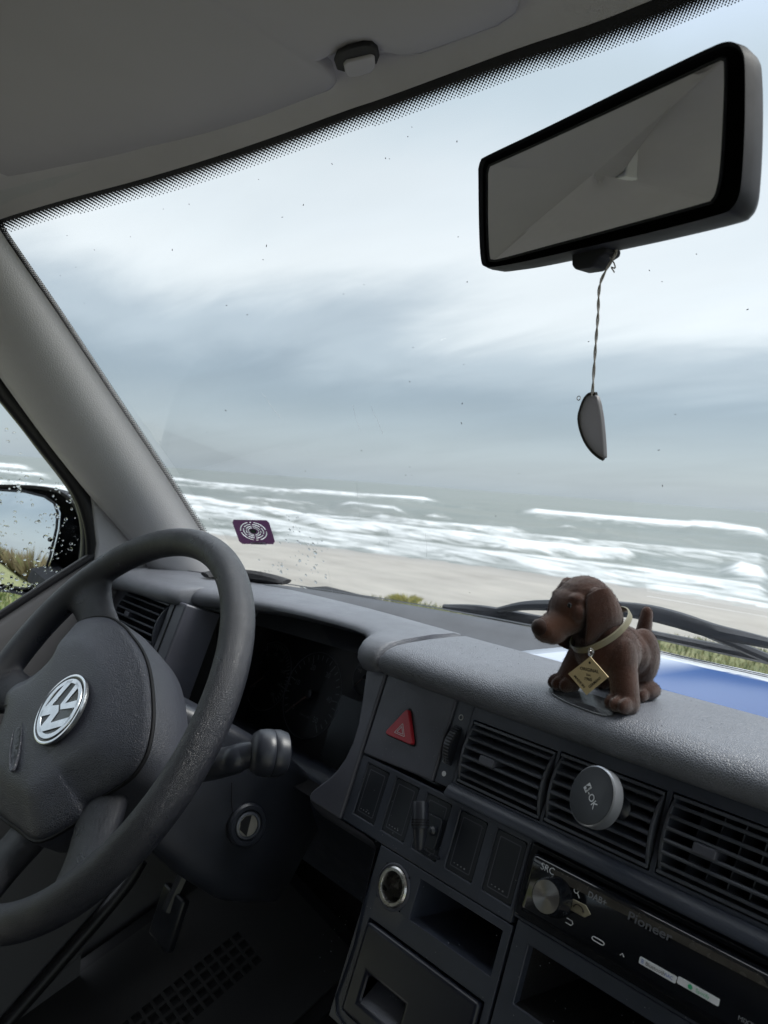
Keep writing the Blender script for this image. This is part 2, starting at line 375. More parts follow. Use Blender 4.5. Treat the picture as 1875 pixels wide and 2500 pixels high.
def ground_z(x, y):
    e = edgeY(x); t = np.clip((y - e) / 7.0, 0, 1); bank = t * t * (3 - 2 * t)
    sh = shoreY(x); b = np.clip((y - e - 7) / np.maximum(sh - e - 7, 1), 0, 1.6)
    return -1.75 + bank * (-5.25 + 1.75) + b * (SEA + 5.25) + .05 * (fbm(x * .8, y * .8, 3, 2) - .5) * (1 + 1.5 * bank)
def mat_ground():
    m = bpy.data.materials.new('grass_and_sand'); m.use_nodes = True; nt = m.node_tree; L = nt.links.new; b = nt.nodes['Principled BSDF']
    g = nt.nodes.new('ShaderNodeNewGeometry'); P = g.outputs['Position']
    at = nt.nodes.new('ShaderNodeAttribute'); at.attribute_name = 'sand'
    n1 = N(nt, 'ShaderNodeTexNoise', Scale=2.2, Detail=8.0, Roughness=.7); L(P, n1.inputs[0])
    n2 = N(nt, 'ShaderNodeTexNoise', Scale=.25, Detail=4.0); L(P, n2.inputs[0])
    gr = ramp(nt, [(.25, (.075, .09, .035)), (.5, (.15, .165, .07)), (.62, (.23, .22, .11)), (.8, (.32, .28, .17))], n1.outputs[0])
    mpS = nt.nodes.new('ShaderNodeMapping'); mpS.inputs['Scale'].default_value = (.25, 1, 1); L(P, mpS.inputs[0])
    nS = N(nt, 'ShaderNodeTexNoise', Scale=.7, Detail=9.0, Roughness=.68); L(mpS.outputs[0], nS.inputs[0])
    sd = ramp(nt, [(.32, (.215, .20, .178)), (.5, (.285, .27, .243)), (.68, (.345, .325, .29))], math_(nt, 'ADD', math_(nt, 'MULTIPLY', n2.outputs[0], .4), math_(nt, 'MULTIPLY', nS.outputs[0], .6)))
    n3 = N(nt, 'ShaderNodeTexNoise', Scale=1.1, Detail=8.0, Roughness=.65); L(P, n3.inputs[0])
    f = math_(nt, 'ADD', at.outputs['Fac'], math_(nt, 'MULTIPLY', math_(nt, 'SUBTRACT', n3.outputs[0], .5), .8)); f = ramp(nt, [(.38, 0.0), (.62, 1.0)], f).outputs[0]
    c = mixc(nt, f, gr.outputs[0], sd.outputs[0])
    aw = nt.nodes.new('ShaderNodeAttribute'); aw.attribute_name = 'wet'
    c = mixc(nt, aw.outputs['Fac'], c, (.22, .21, .195))
    L(c, b.inputs['Base Color'])
    L(ramp(nt, [(0, .95), (1, .35)], aw.outputs['Fac']).outputs[0], b.inputs['Roughness'])
    bp = N(nt, 'ShaderNodeBump', Strength=.5, Distance=.05); L(n1.outputs[0], bp.inputs['Height']); L(bp.outputs[0], b.inputs['Normal'])
    return m
def add_attr(o, name, vals):
    a = o.data.attributes.new(name, 'FLOAT', 'POINT'); a.data.foreach_set('value', np.asarray(vals, np.float32))
def big_grid(name, X, Y, Z, m, **kw):                   # fast structured mesh from 2-D arrays, K coordinates
    n, k = X.shape; me = bpy.data.meshes.new(name)
    V = np.stack([X, Y, Z], -1).reshape(-1, 3); i = np.arange((n - 1) * (k - 1)); a = (i // (k - 1)) * k + i % (k - 1)
    Q = np.stack([a, a + 1, a + k + 1, a + k], -1)
    me.vertices.add(len(V)); me.vertices.foreach_set('co', V.astype(np.float32).ravel())
    me.loops.add(Q.size); me.loops.foreach_set('vertex_index', Q.ravel().astype(np.int32))
    me.polygons.add(len(Q)); me.polygons.foreach_set('loop_start', np.arange(0, Q.size, 4, dtype=np.int32))
    me.update(calc_edges=True); me.validate(); me.shade_smooth(); me.materials.append(m)
    o = bpy.data.objects.new(name, me); COL.objects.link(o); o.location = (0, 0, CZ); ORG[o] = np.zeros(3)
    for q, v in kw.items(): o[q] = v
    return o
X0C = 1.2
def build_land():
    ys = np.concatenate([np.linspace(-400, -30, 30), np.linspace(-29, 4, 60), np.linspace(4.2, 18, 90), np.linspace(18.5, 75, 110)])
    xs = np.concatenate([np.linspace(-400, -75, 40), np.linspace(-74, -18, 100), np.linspace(-17.7, 6, 120), np.linspace(7, 60, 40), np.linspace(70, 400, 20)])
    X, Y = np.meshgrid(xs, ys, indexing='ij'); Z = ground_z(X, Y)
    o = big_grid('ground', X, Y, Z, mat_ground(), kind='structure')
    e = edgeY(X); sand = np.clip((Y - e + .6) / 2.2, 0, 1)
    # sandy track behind the van
    tr = np.exp(-((Y - (-9 + .18 * (X + 15))) / 2.2) ** 2) * (X < -2); sand = np.maximum(sand, .9 * tr)
    bounce_ground = np.clip((6.6 - np.maximum(np.abs(X - X0C) * 1.25, np.abs(Y + 1.0))) / 1.2, 0, 1); sand = np.maximum(sand, bounce_ground)  # pale sand around the van, added to bounce neutral light onto the headliner
    add_attr(o, 'sand', sand.ravel())
    wet = np.clip((Y - shoreY(X) + 9) / 8, 0, 1) * .8; add_attr(o, 'wet', wet.ravel())
build_land()
# foam bands traced on the water surface: (points, half thickness up, trailing thickness down) in photo pixels, unprojected onto the sea
BANDS = [([(880, 1260), (1000, 1280), (1150, 1292), (1300, 1302)], 4, 9, .75), ([(1120, 1298), (1400, 1326), (1600, 1342), (1900, 1368)], 4, 9, .72), ([(700, 1262), (820, 1272), (930, 1281), (1050, 1292)], 5, 8, .7), ([(1300, 1330), (1500, 1345), (1700, 1362), (1900, 1382)], 4, 8, .6), ([(560, 1222), (700, 1232), (800, 1238)], 3, 5, .6),
         ([(250, 1160), (440, 1178), (507, 1187), (613, 1196), (693, 1205), (765, 1206), (827, 1211), (933, 1217), (1022, 1224), (1085, 1231)], 5, 5, 1),
         ([(300, 1172), (418, 1188), (578, 1204), (640, 1211)], 3, 3, .8),
         ([(280, 1200), (440, 1224), (507, 1233), (578, 1246), (667, 1260), (760, 1275)], 9, 12, 1),
         ([(805, 1238), (850, 1242), (898, 1248), (969, 1257), (1010, 1263)], 9, 6, 1),
         ([(1010, 1262), (1080, 1268), (1130, 1277)], 2, 4, .6),
         ([(1110, 1240), (1190, 1247)], 2, 2, .8),
         ([(1258, 1251), (1378, 1264), (1556, 1279), (1671, 1288), (1751, 1293), (1823, 1306), (1900, 1317)], 6, 8, 1),
         ([(1640, 1285), (1751, 1292), (1823, 1305), (1900, 1318)], 12, 10, 1),
         ([(1458, 1306), (1480, 1303), (1511, 1305)], 8, 7, 1),
         ([(1330, 1288), (1400, 1296), (1440, 1302)], 2, 3, .7), ([(1640, 1320), (1720, 1332)], 3, 3, .6),
         ([(600, 1240), (667, 1256), (773, 1287), (898, 1297), (951, 1301), (1022, 1310), (1129, 1319), (1253, 1336), (1422, 1353), (1574, 1366)], 8, 14, 1),
         ([(1190, 1345), (1350, 1352), (1480, 1358), (1574, 1365)], 6, 7, 1),
         ([(1756, 1392), (1810, 1398), (1900, 1420)], 13, 20, 1),
         ([(420, 1240), (560, 1262), (700, 1295), (800, 1315), (933, 1330), (1111, 1354), (1289, 1374), (1574, 1408), (1760, 1435), (1900, 1455)], 12, 22, .85),
         ([(-300, 1108), (0, 1142), (100, 1150)], 9, 9, 1), ([(-200, 1140), (60, 1165), (140, 1168)], 6, 6, 1), ([(-400, 1165), (0, 1190), (150, 1205), (330, 1232)], 8, 12, .9)]
def build_sea():
    az = np.radians(np.concatenate([np.linspace(-150, -84, 60), np.linspace(-83.5, -12, 760), np.linspace(-11, 89, 60)]))
    r = np.concatenate([np.geomspace(28, 500, 330), np.geomspace(520, 30000, 40)])
    A, Rr = np.meshgrid(az, r, indexing='ij'); X = Rr * np.sin(A); Y = Rr * np.cos(A)
    px = PROJ(np.stack([X, Y, np.full_like(X, SEA)], -1)); U, V = px[..., 0], px[..., 1]
    inv = (A > np.radians(-100)) & (A < np.radians(10))
    jx = (fbm(X * .05, Y * .02, 4, 9) - .5) * 26
    foam = np.zeros_like(X); hgt = np.zeros_like(X)
    for pts, up, dn, st in BANDS:
        P = np.array(pts, float); vy = np.interp(U, P[:, 0], P[:, 1]); d = V - vy + jx * (.22 if up < 7 else .35)
        endf = np.clip((U - P[0, 0]) / 50, 0, 1) * np.clip((P[-1, 0] - U) / 50, 0, 1)
        f = np.where(d < 0, np.exp(-(d / up) ** 2), np.exp(-(d / dn) ** 2)) * endf * st
        foam = np.maximum(foam, f * inv); hgt = np.maximum(hgt, np.exp(-(d / (up * 1.3)) ** 2) * endf * inv * st)
    # breakers outside the view, in rows parallel to the shore
    far = np.clip(Y - shoreY(X), 0, 400)
    row = np.clip(np.sin(far * .11 + 3 * fbm(X * .01, Y * .01, 3, 4)) - .72, 0, 1) * 3.2 * (far < 170) * (far > 6)
    foam = np.where(inv, foam, np.clip(row * (.5 + fbm(X * .04, Y * .1, 3, 8)), 0, 1))
    wash = np.exp(-((Y - shoreY(X) - 1) / 4.0) ** 2); foam = np.maximum(foam, .75 * wash); foam = np.maximum(foam, .40 * np.exp(-(far / 80) ** 2) * (far > 0))
    Z = SEA + np.where(far < 260, hgt * np.clip(Rr / 140, .25, 1.0) * 1.5, 0) + .10 * (fbm(X * .15, Y * .3, 3, 3) - .5) * np.clip(far / 30, 0, 1)
    swell = .25 * np.sin(far * .17 + 5 * fbm(X * .012, Y * .02, 3, 6)) * np.clip(far / 60, 0, 1) * (far < 390); Z = Z + swell
    m = bpy.data.materials.new('sea_water'); m.use_nodes = True; nt = m.node_tree; L = nt.links.new; b = nt.nodes['Principled BSDF']
    g = nt.nodes.new('ShaderNodeNewGeometry'); mp = nt.nodes.new('ShaderNodeMapping'); mp.inputs['Scale'].default_value = (.35, 1, 1); L(g.outputs['Position'], mp.inputs[0])
    n1 = N(nt, 'ShaderNodeTexNoise', Scale=.55, Detail=9.0, Roughness=.66, Distortion=.6); L(mp.outputs[0], n1.inputs[0])
    n2 = N(nt, 'ShaderNodeTexNoise', Scale=.045, Detail=5.0, Roughness=.6); L(mp.outputs[0], n2.inputs[0])
    at = nt.nodes.new('ShaderNodeAttribute'); at.attribute_name = 'foam'
    f = math_(nt, 'ADD', math_(nt, 'MULTIPLY', at.outputs['Fac'], 1.05), math_(nt, 'MULTIPLY', math_(nt, 'SUBTRACT', n1.outputs[0], .52), 2.6)); f = ramp(nt, [(.30, 0.0), (.55, .35), (1.0, 1.0)], f, 'LINEAR').outputs[0]
    wc = ramp(nt, [(.3, (.095, .115, .105)), (.7, (.15, .16, .14))], n2.outputs[0]).outputs[0]
    L(mixc(nt, f, wc, (.55, .57, .58)), b.inputs['Base Color']); L(ramp(nt, [(0, .30), (1, .9)], f).outputs[0], b.inputs['Roughness'])
    b.inputs['Specular IOR Level'].default_value = .35
    bp = N(nt, 'ShaderNodeBump', Strength=.6, Distance=.35); L(n1.outputs[0], bp.inputs['Height']); L(bp.outputs[0], b.inputs['Normal'])
    o = big_grid('sea', X, Y, Z, m, kind='structure'); add_attr(o, 'foam', foam.ravel())
build_sea()
def blades(name, n, xr, yr, h, cols, label_kind='stuff', dens=None):
    V = []; Fc = []
    for i in range(n):
        x, y = rnd.uniform(*xr), rnd.uniform(*yr)
        if y > float(edgeY(np.float64(x))) + .3 or (abs(x - 1.2) < 5.0 and y < 5.2): continue
        z = float(ground_z(np.float64(x), np.float64(y))); a = rnd.uniform(0, 2 * PI); hh = h * rnd.uniform(.5, 1.3); w = .006 * rnd.uniform(.7, 1.6); dx, dy = math.cos(a), math.sin(a); ln = rnd.uniform(.1, .6) * hh
        b = len(V); V += [(x - w * dy, y + w * dx, z - .01), (x + w * dy, y - w * dx, z - .01), (x + dx * ln * .4 + w * .7 * dy, y + dy * ln * .4 - w * .7 * dx, z + hh * .6), (x + dx * ln, y + dy * ln, z + hh)]
        Fc += [[b, b + 1, b + 2], [b, b + 2, b + 3]]
    m = bpy.data.materials.new(name); m.use_nodes = True; nt = m.node_tree; bs = nt.nodes['Principled BSDF']; g = nt.nodes.new('ShaderNodeNewGeometry')
    nt.links.new(ramp(nt, [(0, cols[0]), (.5, cols[1]), (1, cols[2])], g.outputs['Random Per Island']).outputs[0], bs.inputs['Base Color']); bs.inputs['Roughness'].default_value = .7
    return mk(name, V, Fc, m, None, smooth=None, kind='stuff', cat='grass', label='wind-blown grass on the bank in front of the van', org=(0, 0, -1.75))
blades('grass', 42000, (-13, 1.5), (3.0, 10.2), .075, ((.07, .10, .02), (.17, .19, .06), (.33, .29, .13)))
g2 = blades('grass', 16000, (-13.5, -5.0), (.5, 5.2), .10, ((.06, .11, .02), (.13, .20, .05), (.26, .26, .10))); g2['label'] = 'short green grass beside the driver door'
def bush(name, label, x, y, w, h, n, cols, group=None):
    z = float(ground_z(np.float64(x), np.float64(y))); t = thing(name, label, 'shrub', (x, y, z), group); V = []; Fc = []
    for i in range(n):
        a = rnd.uniform(0, 2 * PI); rr = w * rnd.random() ** .6; hh = h * rnd.uniform(.45, 1.1) * (1 - .45 * (rr / w) ** 2); bx, by = x + .25 * rr * math.cos(a), y + .25 * rr * math.sin(a); tx, ty = x + rr * math.cos(a) * 1.1, y + rr * math.sin(a) * 1.1; ww = .007 + .012 * h / 2
        b = len(V); V += [(bx - ww, by, z - .02), (bx + ww, by, z - .02), ((bx + tx) / 2 + ww, (by + ty) / 2, z + hh * .65), (tx, ty, z + hh)]; Fc += [[b, b + 1, b + 2], [b, b + 2, b + 3]]
    m = bpy.data.materials.new(name); m.use_nodes = True; nt = m.node_tree; bs = nt.nodes['Principled BSDF']; g = nt.nodes.new('ShaderNodeNewGeometry')
    nt.links.new(ramp(nt, [(0, cols[0]), (.6, cols[1]), (1, cols[2])], g.outputs['Random Per Island']).outputs[0], bs.inputs['Base Color']); bs.inputs['Roughness'].default_value = .75
    mk('foliage', V, Fc, m, t, smooth=None); mb = MB()
    for k in range(5):
        a = k * 1.3; mb.tube([(x + .05 * w * math.cos(a), y + .05 * w * math.sin(a), z - .05), (x + .3 * w * math.cos(a), y + .3 * w * math.sin(a), z + h * .5)], [.012 * h + .004, .004 * h + .002], 5)
    mb.build('stem', MATS['debris'], t); return t
YEL = ((.26, .26, .08), (.50, .46, .13), (.66, .58, .18)); BRN = ((.12, .10, .06), (.24, .19, .11), (.17, .19, .08))
bush('dune_plant', 'yellow-green clump of dune plants at the edge of the sand', -7.62, 7.7, .30, .13, 260, YEL)
for k in range(15):                                     # reed hedge seen in the door mirror
    x = -46 + 3.0 * k; y = -24 + .30 * k + rnd.uniform(-.6, .6)
    bush('reed_clump', 'clump of brown and green reeds in the hedge behind the parked van', x, y, 2.3, rnd.uniform(1.9, 2.5), 520, BRN, 'reeds of the hedge behind the van')
# ================================================================== the van shell
BODY = thing('van_body', 'grey-lined cab shell of a parked van facing the sea', 'van', (X0, -.9, -1.62))
XL, XR = -1.03, 2 * X0 + 1.03
HDR = [(-130, 575), (-60, 552), (-15, 545), (34, 527), (170, 487), (340, 442), (510, 391), (680, 334), (850, 272), (940, 242), (1109, 180), (1278, 118), (1447, 62), (1605, 0), (1760, -65)]
EDG = [(-330, 60), (-160, 330), (-60, 475), (0, 572), (130, 760), (300, 1015), (400, 1165), (480, 1290), (530, 1365), (560, 1420)]
hdr = spline([atW(*p) for p in HDR[2:] + [(1900, -128), (2050, -200)]], 44)
tail = [np.array([2 * X0 - p[0], p[1], p[2]]) for p in hdr[::-1]]; hdr = hdr + [p for p in tail if p[0] > hdr[-1][0] + .02]
def headz(x): d = abs(x - X0) / .78; return .405 - .115 * d ** 2.6
# header trim: from the windshield's upper edge back over to the headliner
rows = []
for k in range(9):
    t = k / 8
    rows.append([np.array([p[0], p[1] - .002 - .10 * t, p[2] + .012 * math.sin(PI * min(t * 2.2, 1)) + .052 * t ** .9]) for p in hdr])
for y_ in (.12, .02, -.06): rows.append([np.array([p[0], min(y_, p[1] - .12), headz(p[0]) + .006]) for p in hdr])
V, Fc = grid(rows); mk('header_trim', V, Fc, M_HEAD, BODY, smooth=180)
# headliner shell, curved down toward the sides
rows = []
for y in np.concatenate([np.linspace(.40, .0, 12), np.linspace(-.2, -2.9, 12)]):
    rows.append([np.array([x, min(y, YW(x, headz(x)) - .035), headz(x)]) for x in np.linspace(XL + .02, XR - .02, 40)])
V, Fc = grid(rows); mk('headliner', V, Fc, M_HEAD, BODY, smooth=180)
MB().box((XL - .04, -3.0, .43), (XR + .04, .36, .46)).build('roof', M_BODY, BODY)
# side walls: sill panels, pillars, unseen rear panels closed to cut fill light
for sx in (XL, XR):
    s = -1 if sx == XL else 1; a, b = sorted((sx, sx + .05 * s))
    mb = MB(); mb.box((a, -3.0, -1.62), (b, -.62, -.27)); mb.box((a, -3.0, .24), (b, .20, .44)); mb.box((a, -.78, -.27), (b, -.60, .24)); mb.box((a, -3.0, -.27), (b, -.78, .24))
    mb.build('side_panel', M_PILLAR, BODY, smooth=30)
    mb = MB(); mb.box((a - .002, .40, -1.62), (b + .002, .60, -.26)); mb.box((a - .002, .60, -1.62), (b + .002, .95, -.34)); mb.build('kick_panel', M_DOOR, BODY)
mb = MB(); mb.box((XL, -3.05, -1.62), (XR, -3.0, .44)); mb.build('rear_wall', M_PILLAR, BODY)  # left without a window to cut fill light from behind
MB().box((XL, -3.0, -1.2), (XR, .42, -.98)).build('cab_floor', M_CARPET, BODY)
V, Fc = grid([[np.array([x, y, z]) for x in np.linspace(XL, XR, 8)] for y, z in ((.36, -.985), (.56, -.95), (.80, -.72), (.90, -.45), (.92, -.22))]); mk('bulkhead', V, Fc, M_CARPET, BODY, smooth=60)
# unseen white bonnet, added to bounce sky light up to the headliner
rows = []
for t in np.linspace(0, 1, 12): rows.append([np.array([x, .74 + .62 * t - .30 * (x - X0) ** 2, -.245 - .16 * t - .12 * t ** 3 - .05 * ((x - X0) / .8) ** 4]) for x in np.linspace(X0 - .82, X0 + .82, 24)])
V, Fc = grid(rows); mk('bounce_bonnet', V, Fc, mat('bounce_bonnet_paint', (.62, .63, .64), .3, coat=.5), BODY, smooth=180)
# A-pillar trims
E1 = [(-330, 60), (-160, 330), (-60, 475), (0, 572), (130, 760), (300, 1015), (400, 1165), (480, 1290), (525, 1355), (575, 1430)]
E2 = [(-330, 470), (-160, 700), (-60, 840), (0, 922), (100, 1060), (190, 1175), (245, 1240), (300, 1302), (335, 1342), (385, 1425)]
def pillar(mirror):
    rows = []
    a = spline([atW(*p, .004) for p in E1], 30); b = spline([atX(*p, -.985) for p in E2], 30)
    for p, q in zip(a, b):
        r = []
        for k in range(13):
            s = k / 12; prof = math.sin(PI * s) ** .75
            P = p * (1 - s) + q * s + np.array([.85, -.45, .05]) * .024 * prof
            if k == 0: P = p + np.array([0, .012, 0])
            r.append(P)
        r.append(q + np.array([-.02, .02, 0]))
        if mirror: r = [np.array([2 * X0 - P[0], P[1], P[2]]) for P in r]
        rows.append(r)
    V, Fc = grid(rows); mk('pillar_trim', V, Fc, M_PILLAR, BODY, smooth=180)
pillar(False); pillar(True)
# grey upright trim where the pillar meets the door seal and the dash end
P = [atX(*p, -.995) for p in ((222, 1205), (262, 1250), (300, 1295), (362, 1378), (420, 1480), (215, 1480), (236, 1330))]
MB().prism(P, (-.03, .004, 0)).build('pillar_foot', M_PILLAR, BODY, bevel=.004)
# ------------------------------------------------------------------ windshield
WSH = thing('windshield', 'wide raked windshield with black dotted border, specked with dirt', 'windshield', (X0, .74, -.2), kind='thing')
rows = [[np.array([x, YW(x, z), z]) for x in np.linspace(X0 - .80, X0 + .80, 61)] for z in np.linspace(-.24, .39, 25)]
V, Fc = grid(rows); mk('glass', V, Fc, M_GLASS, WSH, smooth=180)
def strip_on_glass(pa, pb, n, name, off=.0015):
    a = spline([atW(*p, off) for p in pa], n); b = spline([atW(*p, off) for p in pb], n); V, Fc = grid([a, b]); mk(name, V, Fc, M_FRIT, WSH, smooth=180)
HB = HDR[2:]; nb = len(HB)
def bandw(x): return np.interp(x, [0, 340, 850, 1278, 1605, 2000], [3, 5, 8, 12, 14, 16])
def dotw(x): return np.interp(x, [0, 340, 850, 1278, 1605, 2000], [34, 44, 48, 58, 66, 74])
dn = np.array([.27, .96])
lower = [(x + bandw(x) * dn[0], y + bandw(x) * dn[1]) for x, y in HB]
HX = HB + [(1900, -128), (2050, -200)]
def ofs(w): return [(x + w(x) * dn[0], y + w(x) * dn[1]) for x, y in HX]
a = spline([atW(*p, .0015) for p in ofs(lambda x: -np.interp(x, [0, 900, 1300, 1600], [3, 6, 12, 40]))], 60); b = spline([atW(*p, .0015) for p in ofs(lambda x: bandw(x) + 3.5)], 60)
V, Fc = grid([a, b]); mk('frit_band', V, Fc, M_FRIT, WSH, smooth=180)
strip_on_glass([(x - 30, y) for x, y in EDG], [(x + 2, y - 1) for x, y in EDG], 30, 'frit_band')
def px_walk(pts, pitch):
    P = np.array(spline(pts, 400)); L = np.concatenate([[0], np.cumsum(np.hypot(*np.diff(P, axis=0).T))]); T = np.gradient(P, axis=0); T /= np.hypot(T[:, 0], T[:, 1])[:, None]
    q = np.arange(.5 * pitch, L[-1], pitch); return [(np.interp(t, L, P[:, 0]), np.interp(t, L, P[:, 1]), np.interp(t, L, T[:, 0]), np.interp(t, L, T[:, 1])) for t in q]
def dots(mb):
    for x, y, tx, ty in px_walk(HX, 9.6):
        bw_, dw_ = bandw(x), dotw(x); nr_ = max(6, int(dw_ / 4.9))
        for row in range(nr_):
            f = row / nr_; d = bw_ - 1 + 4.9 * (row + .4); h = 4.8 if row % 2 else 0
            c = atW(x + tx * h - ty * d, y + ty * h + tx * d, .0015); disc(mb, c, np.linalg.norm(c) * 9.6 / FPX * (.49 - .35 * f ** .85))
    for x, y, tx, ty in px_walk(EDG, 6.4):
        for row in range(6):
            f = row / 6; d = 1 + 3.3 * row; h = 3.2 if row % 2 else 0
            c = atW(x + tx * h + ty * d, y + ty * h - tx * d, .0015); disc(mb, c, np.linalg.norm(c) * 6.4 / FPX * (.56 - .36 * f))
def disc(mb, c, r):
    n = 7; ex = np.array([1, -2 * .42 * (c[0] - X0), 0]); ex /= np.linalg.norm(ex); ey = np.array([0, -.72, 1]); ey /= np.linalg.norm(ey)
    mb.add([c + r * (math.cos(2 * PI * k / n) * ex + math.sin(2 * PI * k / n) * ey) for k in range(n)], [list(range(n))])
mb = MB(); dots(mb); o = mb.build('dot_matrix', M_FRIT, WSH, smooth=None, kind='stuff')
# specks of dirt, splashes and raindrops on the outside of the glass
mb = MB(); sp = [(1005, 310), (1115, 345), (1118, 578), (1140, 688), (603, 768), (888, 695), (1008, 848), (1128, 985), (420, 610), (398, 510), (318, 578), (505, 1055), (1585, 660), (1650, 470), (1700, 620), (838, 718), (1132, 890), (650, 600), (230, 610), (205, 740), (163, 575), (990, 1160), (740, 500), (810, 400), (1005, 1160), (745, 1150), (882, 1100), (1210, 1260), (1000, 1140)]
sp += [(rnd.uniform(60, 1850), rnd.uniform(330, 1500)) for _ in range(34)]
for x, y in sp:
    c = atW(x, y, -.003); a_ = rnd.uniform(0, PI); ln = rnd.choice([.0004, .0005, .0007, .0013]) * rnd.uniform(.6, 1.2); w = .0003; ex = np.array([math.cos(a_), -.2, math.sin(a_) * .8]); ey = np.array([-math.sin(a_), -.3, math.cos(a_)])
    mb.prism([c + ln * ex + w * ey * .3, c - ln * ex + w * ey, c - ln * ex - w * ey * .7, c + ln * ex - w * ey], (0, .0005, 0))
mb.build('dirt_speck', M_DEBRIS, WSH, smooth=None, kind='stuff')
def drops(mb, pts, fn, nrm, rng):
    nrm = np.asarray(nrm, float); nrm /= np.linalg.norm(nrm); a = np.cross(nrm, (0, 0, 1)); a /= np.linalg.norm(a); b = np.cross(nrm, a)
    for x, y in pts:
        c = fn(x, y); r = rng[0] + (rng[1] - rng[0]) * rnd.random() ** 2.2; sx, sy = rnd.uniform(.75, 1.4), rnd.uniform(.8, 1.2); n = 9; rings = []
        for rr, h in ((1, 0), (.92, .2), (.7, .38), (.35, .48)):
            rings.append([c + nrm * h * r + r * rr * (sx * math.cos(2 * PI * k / n) * a + sy * math.sin(2 * PI * k / n) * b) for k in range(n)])
        mb.loft(rings, True, True, True)
wn = (0, 1, .72)
pts = [(rnd.gauss(735, 38), rnd.gauss(1372, 30)) for _ in range(46)] + [(rnd.gauss(712, 14), rnd.gauss(1275, 18)) for _ in range(12)] + [(rnd.uniform(640, 800), rnd.uniform(1290, 1420)) for _ in range(22)]
mb = MB(); drops(mb, pts, lambda x, y: atW(x, y, -.002), wn, (.0009, .0032)); mb.build('raindrop', M_DROP, WSH, smooth=60, kind='stuff')
mb = MB()                                               # fine scratches left by the wiper
for x, y, dx, dy in ((640, 960, 45, 60), (860, 990, 18, 60), (905, 990, 30, 70), (945, 1290, 8, 70), (800, 1390, 14, 75), (715, 1270, 40, 75), (870, 1170, 10, 100), (1040, 1300, 3, 60)):
    q = [atW(x + dx * t + rnd.uniform(-2, 2), y + dy * t, -.002) for t in np.linspace(0, 1, 5)]; mb.tube(q, .00010, 4)
mb.build('scratch', M_WHITE, WSH, smooth=60, kind='stuff')
# ------------------------------------------------------------------ wipers on the outside
def wiper(pts_blade, pts_arm, label):
    q = [atW(*p, -.016) for p in pts_blade]; t = thing('windshield_wiper', label, 'wiper', q[0], 'windshield wipers')
    mb = MB(); c = spline(q, 24); mb.tube(c, [(.004 + .005 * math.sin(PI * k / 24), .006) for k in range(25)], 8); mb.build('blade', M_RUB, t)
    r = [atW(*p, -.028) for p in pts_arm]; mb = MB(); mb.tube(spline(r, 20), [(.0045 + .002 * k / 20, .006) for k in range(21)], 8); mb.build('arm', M_RUB, t)
    m = q[len(q) // 2]; mb = MB(); mb.tube([m, atW(*pts_arm[len(pts_arm) // 2], -.026)], .005, 8); mb.build('bracket', M_RUB, t); return t
wiper([(1085, 1482), (1160, 1490), (1230, 1503), (1300, 1514), (1420, 1528)], [(1120, 1487), (1220, 1505), (1300, 1520), (1420, 1540)], 'black wiper blade whose tip lies furthest along the base of the windshield')
wiper([(1220, 1490), (1290, 1478), (1420, 1480), (1560, 1492), (1650, 1512), (1740, 1540), (1840, 1562), (1960, 1590)], [(1560, 1542), (1700, 1572), (1875, 1608), (1990, 1635)], 'black wiper arm and blade crossing behind the dog figurine')
# ------------------------------------------------------------------ driver door: frame seal, window, trim
DOOR = thing('driver_door', 'driver door with rain-flecked side window above dark grey trim', 'door', (-1.0, -.1, -1.4), kind='thing')
WX = -1.005
SEAL = [(-330, 505), (-160, 738), (-60, 868), (0, 941), (60, 1015), (100, 1067), (150, 1130), (190, 1185), (213, 1232), (228, 1290), (232, 1350), (222, 1400), (196, 1432)]
c = spline([atX(*p, WX) for p in SEAL], 48)
MB().tube(c, [(.0065, .013)] * 49, 10, ref=(1, 0, 0)).build('window_seal', M_SEAL, DOOR, smooth=60)
SIN = [(-330, 530), (-160, 765), (-60, 897), (0, 971), (60, 1045), (100, 1098), (150, 1162), (180, 1207), (197, 1250), (205, 1300), (204, 1350), (198, 1385)]
c2 = spline([atX(*p, WX - .012) for p in SIN], 48); MB().tube(c2, [(.008, .004)] * 49, 8, ref=(1, 0, 0)).build('window_channel', M_RUB, DOOR, smooth=60)
c3 = spline([atX(*p, WX - .004) for p in [(246, 1250), (249, 1300), (247, 1360), (240, 1420), (225, 1480)]], 14); MB().tube(c3, [(.012, .007)] * 15, 8, ref=(1, 0, 0)).build('door_seal', M_SEAL, DOOR, smooth=60)
G = [atX(*p, WX - .012) for p in SIN]; lowp = [np.array([WX - .012, g[1], -.34]) for g in G]
V, Fc = grid([G, lowp]); mk('window_glass', V, Fc, M_GLASS, DOOR, smooth=None)
V, Fc = grid([[np.array([WX - .012, y, z]) for y in (-.62, -.2, .05, G[0][1])] for z in (-.34, 0, .24)]); mk('window_glass', V, Fc, M_GLASS, DOOR, smooth=None)
# sill and trim panel
sill = [atX(*p, -.992) for p in ((-900, 2150), (-300, 1722), (0, 1530), (60, 1490), (120, 1450), (181, 1410), (215, 1388), (250, 1366))]
rows = []
for p in sill:
    p = p if p[1] > -.7 else np.array([-.992, -.62, -.30])
    rows.append([p + np.array(d) for d in ((-.03, 0, -.03), (-.022, 0, .002), (-.008, 0, .006), (.004, 0, 0), (.010, 0, -.018), (.012, -.0, -.05), (.02, 0, -.25), (.006, 0, -.62), (.006, 0, -1.2))])
V, Fc = grid(rows); mk('door_panel', V, Fc, M_DOOR, DOOR, smooth=50)
MB().tube([p + np.array([-.012, 0, .010]) for p in sill], .006, 8).build('sill_strip', M_SEAL, DOOR, smooth=60)
